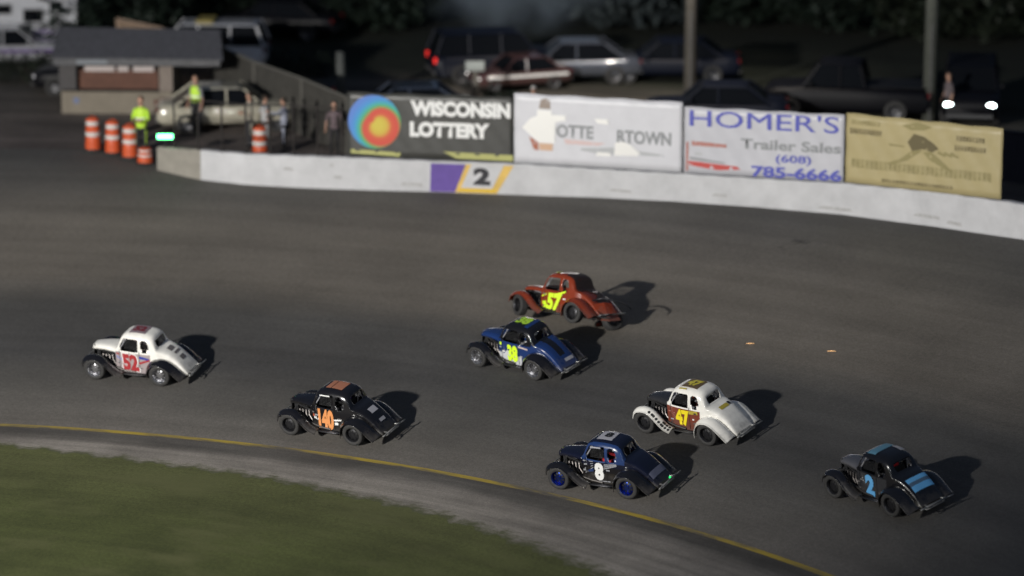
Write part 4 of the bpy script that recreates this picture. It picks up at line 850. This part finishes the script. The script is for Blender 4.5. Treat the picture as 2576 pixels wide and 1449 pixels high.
vehicle('parked_sedan', 'sedan', 'silver sedan parked on the lot above the white banner', 'sedan', lot(1440, 203), 183, CS, lights=mat('headlight_dim_glint', (.9, .9, .9), .2, emit=(1, .96, .9), es=1.5))
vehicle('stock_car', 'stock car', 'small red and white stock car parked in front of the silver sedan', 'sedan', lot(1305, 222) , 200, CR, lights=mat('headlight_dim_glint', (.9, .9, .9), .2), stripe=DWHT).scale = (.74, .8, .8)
vehicle('parked_sedan', 'sedan', 'dark blue sedan behind the left utility pole', 'sedan', lot(1690, 200), 178, CDB)
vehicle('parked_sedan', 'sedan', 'grey blue sedan whose roof shows just above the dark banner', 'sedan', lot(1020, 322), 186, paint('car_grey_blue', (.05, .06, .085)))
vehicle('parked_sedan', 'sedan', 'dark blue sedan whose roof shows above the off-white banner with blue capitals', 'sedan', lot(1800, 318), 176, CDB)
vehicle('parked_pickup', 'pickup truck', 'black pickup truck parked above the yellow banner', 'pickup', lot(2130, 292), 170, CDK)
vehicle('parked_suv', 'suv', 'dark suv with both headlights shining, right of the right utility pole', 'suv', lot(2440, 290), 262, CDK, lights=HEADON)
vehicle('parked_sedan', 'sedan', 'dark sedan in the back row, behind the shrubs left of centre', 'sedan', lot(700, 92), 166, CDK)
vehicle('parked_van', 'van', 'cream van nosed down behind the barrier fence beside the ticket booth', 'sedan', lot(575, 322), 8, CRM)
vehicle('parked_sedan', 'sedan', 'white sedan with a purple stripe in front of the race trailer', 'sedan', lot(20, 166), 4, CW, stripe=mat('stripe_purple', (.10, .05, .20), .5))
vehicle('parked_sedan', 'sedan', 'black sedan poking out from behind the left side of the ticket booth', 'sedan', lot(262, 232), 177, CDK)

# ------------------------------------------------------------ race trailer far left
p = lot(-60, 158); tr = empty('race_trailer', p + Vector((0, 1.5, 0)), R(2)); tag(tr, 'tall white enclosed race trailer with dark windows at the far left', 'trailer')
b = MB(); b.box(-6.5, 3.5, -1.2, 1.2, .4, 4.2); bevel(b.build('box_body', mat('trailer_white', (.50, .51, .54), .45, noise=.1, nscale=1), tr), .06)
for x, z, w_, h_ in ((1.97, 1.62, .66, .42), (2.78, 1.95, .42, .34), (.95, 1.85, .5, .3)):
    b = MB(); b.box(x - w_ / 2 - .04, x + w_ / 2 + .04, -1.235, -1.202, z - h_ / 2 - .04, z + h_ / 2 + .04); f_ = b.build('window', mat('window_frame_grey', (.25, .25, .26), .5), tr)
    b = MB(); b.box(x - w_ / 2, x + w_ / 2, -1.25, -1.236, z - h_ / 2, z + h_ / 2); b.build('pane', GLASS, f_)
for z, m_ in ((1.28, mat('stripe_grey', (.22, .22, .24), .5)), (1.05, mat('stripe_purple', (.10, .05, .20), .5)), (.85, mat('stripe_grey', (.22, .22, .24), .5))):
    b = MB(); b.box(-6.4, 3.3, -1.212, -1.202, z - .05, z + .05); b.build('stripe', m_, tr)
for x in (-3.6, -2.6):
    b = MB(); b.lathe([(0, -.12), (.36, -.12), (.38, 0), (.36, .12), (0, .12)], 20, Matrix.Translation((x, -1.05, .38)) @ Matrix.Rotation(R(90), 4, 'X')); b.build('wheel', RUBBER, tr, smooth=True)

# ------------------------------------------------------------ ticket booth
S = 1 / 76.5
bp_ = lot(298, 286); bt = empty('ticket_booth', bp_, R(-2)); tag(bt, 'open ticket booth with grey gable roof, brown counter and cream lower wall', 'booth')
BC = mat('booth_cream', (.23, .20, .155), .8, noise=.2, nscale=2); BB = mat('booth_brown', (.13, .06, .04), .8, noise=.25, nscale=3); BG = mat('booth_grey_shingle', (.075, .076, .088), .9, noise=.3, nscale=6, bump=.4); BD = mat('booth_dark', (.02, .016, .014), .9)
b = MB(); b.box(-1.85, 1.75, 0, .12, 0, .74); b.box(-1.85, -1.75, .12, 2.2, 0, 1.95); b.box(1.65, 1.75, .12, 2.2, 0, 1.95); b.build('wall', BC, bt)
b = MB(); b.box(-1.85, 1.75, 2.2, 2.3, 0, 1.95); b.build('back_wall', BB, bt)
b = MB(); b.box(-1.8, 1.35, -.10, .30, .745, .80); b.build('counter_top', BD, bt)
b = MB(); b.box(-1.25, 1.30, .125, .16, .80, 1.42); b.build('counter_panel', BB, bt)
b = MB(); b.box(-1.9, -1.35, -.02, .12, .76, 1.95); b.build('corner_panel', mat('booth_grey_board', (.085, .08, .08), .85, noise=.2), bt)
b = MB(); b.box(1.36, 1.80, -.03, .12, .76, 1.95); b.build('corner_post', mat('booth_post', (.24, .20, .17), .8, noise=.2), bt)
for k, (x0, x1) in enumerate(((-1.08, -.10), (.0, .35), (.50, 1.18))):
    b = MB(); b.box(x0, x1, .085, .10, 1.38, 1.60); b.build('notice_sheet', mat('paper', (.52, .46, .44), .8), bt)
b = MB(); b.box(-1.45, -1.28, -.02, .003, .34, .52); b.build('stuck_label', mat('label_blue', (.14, .18, .32), .6), bt)
b = MB(); e = 0; ov = .45
b.add([(-2.05, -ov, 1.95), (3.5, -ov, 1.90), (3.25, 1.1, 2.60), (-2.05, 1.1, 2.66), (-2.05, 2.7, 1.95), (3.5, 2.7, 1.90)], [(0, 1, 2, 3), (3, 2, 5, 4)]); solid(b.build('roof', BG, bt), .07)
b = MB(); b.box(-2.0, 3.4, -ov + .02, -ov + .08, 1.66, 1.88); b.build('fascia', mat('fascia_grey', (.12, .12, .125), .8, noise=.25, nscale=3), bt)
b = MB(); b.box(-1.25, -.25, -ov - .005, -ov + .012, 1.72, 1.85); b.build('fascia_sign', mat('sign_steel_grey', (.20, .22, .24), .6), bt)
b = MB(); b.box(-1.6, 1.5, 1.0, 1.08, 1.0, 1.3); b.build('shelf', BD, bt)

# ------------------------------------------------------------ fences behind the gate
def board_fence(name, label, pts, m_, cap, seg=26):       # pts: (px, y of the top, height)
    P0 = []
    for px, yt, h_ in pts:
        p_ = on_z(px, yt, ZTOP + h_); P0.append((Vector((p_.x, p_.y, ZTOP)), h_))
    root = empty(name, P0[0][0]); tag(root, label, 'fence'); org = P0[0][0]; b = MB(); c_ = MB(); ps = MB()
    for (a, ha), (d, hb) in zip(P0, P0[1:]):
        n = max(2, int((d - a).length / .16)); t_ = (d - a).normalized(); nn = Vector((-t_.y, t_.x, 0))
        for k in range(n):
            q0 = a.lerp(d, k / n) - org; q1 = a.lerp(d, (k + .94) / n) - org; h0 = ha + (hb - ha) * k / n; o_ = nn * (.006 * random.random())
            b.add([q0 + o_, q1 + o_, q1 + o_ + Vector((0, 0, h0)), q0 + o_ + Vector((0, 0, h0)), q0 + o_ + nn * .02, q1 + o_ + nn * .02, q1 + o_ + nn * .02 + Vector((0, 0, h0)), q0 + o_ + nn * .02 + Vector((0, 0, h0))], [(0, 1, 2, 3), (5, 4, 7, 6), (3, 2, 6, 7), (0, 3, 7, 4), (1, 5, 6, 2)])
        c_.tube([a - org + Vector((0, 0, ha + .02)), d - org + Vector((0, 0, hb + .02))], .05, 4)
    b.build('boards', m_, root); c_.build('cap_rail', cap, root)
    for (a, ha) in P0:
        b = MB(); q0 = a - org; b.box(q0.x - .06, q0.x + .06, q0.y + .03, q0.y + .15, 0, ha + .05); b.build('post', cap, root)
    return root
FG = mat('fence_weathered', (.055, .052, .045), .85, noise=.3, nscale=3, bump=.3); FC = mat('fence_cap', (.11, .105, .092), .8); FT = mat('fence_tan', (.27, .19, .13), .85, noise=.25, nscale=2); FTC = mat('fence_tan_cap', (.36, .26, .19), .8)
board_fence('board_fence', 'weathered grey board fence running down from the booth to the dark banner', [(535, 112, 1.8), (640, 158, 1.8), (760, 200, 1.8), (872, 247, 1.75)], FG, FC)
board_fence('board_fence', 'tan board fence high behind the booth roof in front of the white suv', [(296, 50, 1.7), (400, 72, 1.7), (470, 92, 1.7), (560, 124, 1.6)], FT, FTC)
b_end = wall_at(2575)[0]
fr = board_fence('board_fence', 'dark blue grey panel fence at the right end beyond the yellow banner', [(2520, 330, 1.5), (2700, 352, 1.5), (2900, 380, 1.5)], mat('fence_dark', (.02, .022, .035), .8, noise=.3), mat('fence_dark_cap', (.04, .04, .05), .7))

# catch fence of posts, cables and mesh on the left part of the wall
cf = empty('catch_fence', wall_at(440)[0]); tag(cf, 'dark chain link catch fence on the bare and white wall beside the gate', 'fence'); org = cf.location.copy(); FM = mat('fence_steel', (.04, .035, .033), .6, .5)
tops = []; pxs = [440, 500, 560, 620, 680, 740, 800, 862]
for px in pxs:
    p_, h_ = wall_at(px); z0 = ground_z(p_.x, p_.y) + h_; base = Vector((p_.x, p_.y + .13, z0)) - org; hh = 1.50; b = MB(); b.tube([base - Vector((0, 0, .1)), base + Vector((0, 0, hh))], .03, 8); b.build('post', FM, cf); tops.append((base, hh))
b = MB()
for fz in (1.0, .66, .33, .03): b.tube([t_[0] + Vector((0, 0, t_[1] * fz)) for t_ in tops], .022 if fz == 1 else .010, 6)
b.build('rail', FM, cf)
b = MB()
for (a, h_), (d, g_) in zip(tops, tops[1:]):
    Lh = (d - a).length; n = int(Lh / .14)
    for k in range(n):
        u0 = k / n; u1 = min(1, u0 + 1.5 / Lh * 1.0)
        if u1 < 1.0 or True:
            f_ = (u1 - u0) * Lh / 1.5
            for s_ in (0, 1):
                q0 = a.lerp(d, u0) + Vector((0, 0, 0 if s_ == 0 else h_)); q1 = a.lerp(d, u1) + Vector((0, 0, h_ * f_ if s_ == 0 else h_ * (1 - f_))); b.tube([q0, q1], .0035, 3, False)
b.build('wire_mesh', FM, cf)

# ------------------------------------------------------------ drums, signal lamp, posts and poles
def drum(label, loc, gr):
    root = empty('traffic_drum', loc); tag(root, label, 'traffic drum', gr); O_ = mat('drum_orange', (.62, .10, .03), .5, noise=.15, nscale=6); Wm = mat('drum_white', (.60, .58, .55), .4)
    b = MB(); b.lathe([(0, .06), (.245, .06), (.245, .28), (.23, .29), (.23, .44), (.225, .45), (.225, .60), (.215, .61), (.215, .78), (.205, .79), (.205, .97), (.17, 1.02), (.0, 1.02)], 28); o = b.build('barrel', O_, root, smooth=True); sharp(o, 40)
    for z0, r_ in ((.47, .229), (.80, .209)): b = MB(); b.lathe([(r_ + .002, z0), (r_ + .004, z0 + .01), (r_ + .003, z0 + .12), (r_ + .001, z0 + .13)], 28); b.build('reflective_band', Wm, root, smooth=True)
    b = MB(); b.lathe([(0, 0), (.33, 0), (.33, .04), (.26, .07), (0, .07)], 24); b.build('rubber_base', RUBBER, root, smooth=True)
    b = MB(); b.tube([(-.06, 0, 1.0), (-.06, 0, 1.07), (.06, 0, 1.07), (.06, 0, 1.0)], .015, 6); b.build('handle', O_, root)
    return root
for px, py, lb in ((235, 378, 'orange and white traffic drum, leftmost in the row before the booth'), (285, 386, 'orange and white traffic drum, second in the row before the booth'), (328, 397, 'orange and white traffic drum beside the marshal in the yellow vest'), (366, 409, 'orange and white traffic drum touching the bare end of the wall')):
    d_ = drum(lb, on_ground(px, py), 'traffic drums around the gate')
    if px == 366: d_.scale = (1, 1, .45); d_['label'] = 'short squashed orange drum touching the bare end of the wall'
for px, py, lb in ((655, 402, 'orange drum behind the catch fence, nearest the man in white'),):
    p_ = on_z(px, py, ZTOP); drum(lb, p_, 'traffic drums around the gate')
p_, h_ = wall_at(417); z0 = ground_z(p_.x, p_.y) + h_; sl_ = empty('signal_lamp', (p_.x, p_.y + .1, z0)); tag(sl_, 'bright green lit signal bar on the bare end of the wall', 'signal lamp')
b = MB(); b.tube([(0, 0, 0), (0, 0, .28)], .03, 8); b.box(-.28, .28, -.06, .10, .24, .44); bevel(b.build('housing', BLKPLAST, sl_), .01)
b = MB(); b.box(-.24, .24, -.075, -.058, .27, .41); bevel(b.build('lit_lens', mat('green_signal', (.3, 1, .5), .3, emit=(.12, 1, .32), es=9), sl_), .02)
def pole(name, label, cat, px, ybase, r_, hgt, m_, extra=None):
    p_ = lot(px, ybase); root = empty(name, p_); tag(root, label, cat, 'utility poles in the parking lot' if name == 'utility_pole' else None)
    b = MB(); b.tube([(0, 0, -.2), (.02, 0, hgt / 2), (0, 0, hgt)], [r_, r_ * .93, r_ * .8], 14); b.build('shaft', m_, root, smooth=True)
    if name == 'utility_pole':
        b = MB(); b.box(-1.2, 1.2, -.06, .06, hgt - .7, hgt - .55); b.build('cross_arm', m_, root)
        b = MB(); b.tube([(0, -r_ * .95, 0), (0, -r_ * .95, 3.2)], .03, 6); b.build('cable_guard', mat('guard_grey', (.10, .10, .10), .6), root)
    return root
PW = mat('pole_wood', (.105, .095, .08), .85, noise=.25, nscale=4, bump=.3)
pole('utility_pole', 'grey wooden utility pole rising behind the trailer-sales banner, left of the two', 'utility pole', 1735, 268, .21, 9.5, PW)
pole('utility_pole', 'grey wooden utility pole rising behind the yellow banner, right of the two', 'utility pole', 2336, 306, .22, 9.5, mat('pole_wood_green', (.085, .09, .075), .85, noise=.25, nscale=4, bump=.3))
pole('marker_post', 'short thick grey post at the end of the board fence', 'post', 857, 262, .17, 1.75, mat('post_grey', (.08, .085, .08), .8, noise=.2))
mb_ = pole('mailbox_post', 'wooden post carrying a pale rounded box in front of the dark suv', 'post', 1196, 262, .12, 1.15, mat('post_dull', (.12, .11, .095), .8, noise=.2))
b = MB(); b.box(-.32, .30, -.12, .14, 1.13, 1.32); b.tube([(-.32, .01, 1.32), (.30, .01, 1.32)], .13, 12); bevel(b.build('box', mat('box_pale', (.36, .39, .37), .5), mb_), .02)
b = MB(); b.lathe([(0, 0), (.2, 0), (.2, .03), (.05, .45), (0, .47)], 16); o = b.build('traffic_cone', mat('cone_red', (.40, .05, .03), .5), smooth=True); o.location = lot(840, 252) + Vector((0, 0, 0)); o.location.z += .0; tag(o, 'small red cone beside the short grey post', 'traffic cone')

# ------------------------------------------------------------ people by the gate and in the lot
VEST = mat('vest_fluorescent', (.55, .85, .06), .6); Kk = CL('black', (.02, .02, .022)); Wh = CL('white', (.50, .50, .50))
stand('marshal in yellow vest and black trousers beside the row of drums', on_ground(358, 400), 250, CL('lime', (.50, .78, .06)), Kk, arms='front', vest=VEST, h=1.12)
stand('marshal in yellow vest standing behind the catch fence by the booth corner', on_z(495, 340, ZTOP), 230, CL('grey', (.22, .22, .23)), CL('dark_grey', (.05, .05, .055)), arms='down', vest=VEST, h=1.1)
stand('man in white shirt and dark trousers leaning by the board fence', on_z(716, 386, ZTOP), 170, CL('pale_blue', (.36, .38, .46)), Kk, arms='point', hat=None)
stand('person in white top standing left of the man in white shirt', on_z(668, 378, ZTOP), 20, Wh, CL('brown', (.07, .04, .035)), arms='hips')
stand('person in cream top standing farther left behind the catch fence', on_z(630, 372, ZTOP), 200, CL('cream', (.40, .37, .30)), CL('dark_grey', (.05, .05, .055)), arms='front')
stand('person in grey red patterned top behind the fence beside the dark banner', on_z(842, 392, ZTOP), 265, CL('rose_grey', (.16, .12, .13)), Kk, arms='down', h=.97)
stand('spectator in pale top and white cap just behind the white banner', on_z(1342, 356, ZTOP), 255, CL('pale_grey', (.35, .35, .34)), Kk, arms='hips', hat=mat('cap_white', (.45, .44, .42), .8), h=1.02)
stand('spectator in a dull pink shirt by the right utility pole', on_z(2384, 318, ZTOP), 200, CL('pale_pink', (.13, .105, .11)), Kk, arms='down', h=1.0)

# ------------------------------------------------------------ trees and shrubs
def leaf_blob(b, c, rx, ry, rz, n, size, rg, hollow=.45):
    for _ in range(n):
        while True:
            v = Vector((rg.uniform(-1, 1), rg.uniform(-1, 1), rg.uniform(-1, 1)))
            if hollow < v.length < 1: break
        p = Vector((c[0] + v.x * rx, c[1] + v.y * ry, c[2] + v.z * rz)); a = Vector((rg.uniform(-1, 1), rg.uniform(-1, 1), rg.uniform(-.6, .6))).normalized(); q = a.cross(Vector((rg.uniform(-1, 1), rg.uniform(-1, 1), 1))).normalized(); s_ = size * rg.uniform(.5, 1.2)
        b.add([p - a * s_, p - q * s_ * .45, p + a * s_, p + q * s_ * .45], [(0, 1, 2, 3)])
def leafm(n, c): return mat('leaf_' + n, c, .7, noise=.35, nscale=.8)
BARK = mat('bark', (.06, .05, .04), .9, noise=.3, nscale=4)
def tree(label, loc, h_, r_, m_, seed, low=.9, lobes=16, leaves=330, size=.26):
    rg = random.Random(seed); root = empty('leafy_tree', loc); tag(root, label, 'tree', 'dark trees behind the parking lot')
    b = MB(); b.tube([(0, 0, -.2), (.05, .03, h_ * .3), (-.05, .05, h_ * .6), (0, 0, h_ * .85)], [.26, .2, .13, .05], 10)
    for k in range(6):
        a = rg.uniform(0, 6.28); z = h_ * rg.uniform(.2, .6); b.tube([(0, 0, z), (math.cos(a) * r_ * .4, math.sin(a) * r_ * .4, z + h_ * .08), (math.cos(a) * r_ * .75, math.sin(a) * r_ * .75, z + h_ * .13)], [.09, .06, .03], 6)
    b.build('trunk', BARK, root, smooth=True); b = MB()
    for k in range(lobes):
        a = rg.uniform(0, 6.28); f = (k + .5) / lobes; z = low + (h_ - low) * f; rr = r_ * math.sin(min(1, .25 + f * .95) * math.pi * .92) ** .6 * rg.uniform(.35, .75); s_ = r_ * rg.uniform(.38, .58)
        leaf_blob(b, (math.cos(a) * rr, math.sin(a) * rr, max(z, low + s_ * .4)), s_, s_, s_ * .8, leaves, size, rg)
    for k in range(7): a = 6.28 * k / 7 + rg.random(); leaf_blob(b, (math.cos(a) * r_ * .62, math.sin(a) * r_ * .62, low + r_ * .28), r_ * .42, r_ * .42, r_ * .33, leaves, size, rg)
    b.build('crown', m_, root); return root
LD = leafm('dark_green', (.010, .020, .012)); LM = leafm('mid_green', (.014, .021, .010)); LG = leafm('grey_green', (.045, .058, .060)); LB = leafm('blue_grey', (.13, .165, .18))
spec = [(250, 118, LD, 'dark leafy tree behind the booth, nearest the trailer', 3.2), (430, 60, LD, 'dark leafy tree above the tan fence', 3.4), (700, 30, LD, 'dark tree above the shrub left of centre', 3.6), (930, 55, LD, 'wide dark tree left of the pale misty one', 3.3),
        (1600, 60, LG, 'grey green tree with pale foliage left of the left utility pole', 3.0), (1880, 50, LD, 'black-green tree right of the left utility pole', 3.3), (2110, 62, LD, 'rounded black tree left of the right utility pole', 3.4), (2420, 90, LM, 'greener tree right of the right utility pole', 3.2), (2600, 70, LM, 'greener tree at the right edge of the lot', 3.3)]
for i, (px, yb, m_, lb, r_) in enumerate(spec):
    p_ = lot(px, yb); tree(lb, p_, 8.5 + (i % 3), r_, m_, 40 + i, low=.35)
for i, (px, yb, rr, lb, m_) in enumerate(((760, 190, .9, 'low yellow green shrub behind the board fence', LM), (690, 170, .7, 'small dark shrub at the left end behind the board fence', LD), (60, 205, 1.1, 'flat dark green shrub below the race trailer', LM), (1260, 262, .45, 'low dark weeds at the foot of the post with the box', LD), (640, 150, .6, 'dark shrub against the tail of the white suv', LD))):
    p_ = lot(px, yb); rg = random.Random(90 + i); root = empty('shrub', p_); tag(root, lb, 'shrub', 'shrubs along the lot'); b = MB()
    for k in range(6): a = 6.28 * k / 6; leaf_blob(b, (math.cos(a) * rr * .8, math.sin(a) * rr * .5, rr * .45), rr * .6, rr * .5, rr * .5, 160, .09, rg, .2)
    b.build('foliage', m_, root); b = MB()
    for k in range(4): b.tube([(.05 * k, 0, -.05), (.15 * (k - 1.5), .05, rr * .5)], .015, 5)
    b.build('stem', BARK, root)

# pale smoke hanging over the far side of the lot
p_ = lot(1300, 88); 
b = MB(); b.ell((0, 0, 0), 4.4, 1.5, 3.0, 24, 14); m = bpy.data.materials.new('smoke_volume'); m.use_nodes = True; t = m.node_tree; t.nodes.remove(t.nodes['Principled BSDF'])
pv = t.nodes.new('ShaderNodeVolumePrincipled'); pv.inputs['Color'].default_value = (.72, .86, 1, 1); tc = t.nodes.new('ShaderNodeTexCoord'); n = t.nodes.new('ShaderNodeTexNoise'); n.inputs['Scale'].default_value = .55; n.inputs['Detail'].default_value = 3
ln = t.nodes.new('ShaderNodeVectorMath'); ln.operation = 'LENGTH'; mp = t.nodes.new('ShaderNodeMapping'); mp.inputs['Scale'].default_value = (1 / 4.4, 1 / 1.5, 1 / 3.0)
mr = t.nodes.new('ShaderNodeMapRange'); mr.inputs[1].default_value = 1.0; mr.inputs[2].default_value = .3; mr.inputs[3].default_value = 0; mr.inputs[4].default_value = 1
mn = t.nodes.new('ShaderNodeMapRange'); mn.inputs[1].default_value = .38; mn.inputs[2].default_value = .66; mn.inputs[3].default_value = 0; mn.inputs[4].default_value = 1.0
mu = t.nodes.new('ShaderNodeMath'); mu.operation = 'MULTIPLY'
for a_, c_ in ((tc.outputs['Object'], n.inputs['Vector']), (tc.outputs['Object'], mp.inputs[0]), (mp.outputs[0], ln.inputs[0]), (ln.outputs['Value'], mr.inputs[0]), (n.outputs[0], mn.inputs[0]), (mr.outputs[0], mu.inputs[0]), (mn.outputs[0], mu.inputs[1]), (mu.outputs[0], pv.inputs['Density']), (pv.outputs[0], t.nodes['Material Output'].inputs['Volume'])): t.links.new(a_, c_)
o = b.build('smoke', m, smooth=True); o.location = p_ + Vector((0, 0, 2.6)); tag(o, 'pale blue grey smoke drifting over the far lot above the silver sedan', 'smoke', kind='stuff')
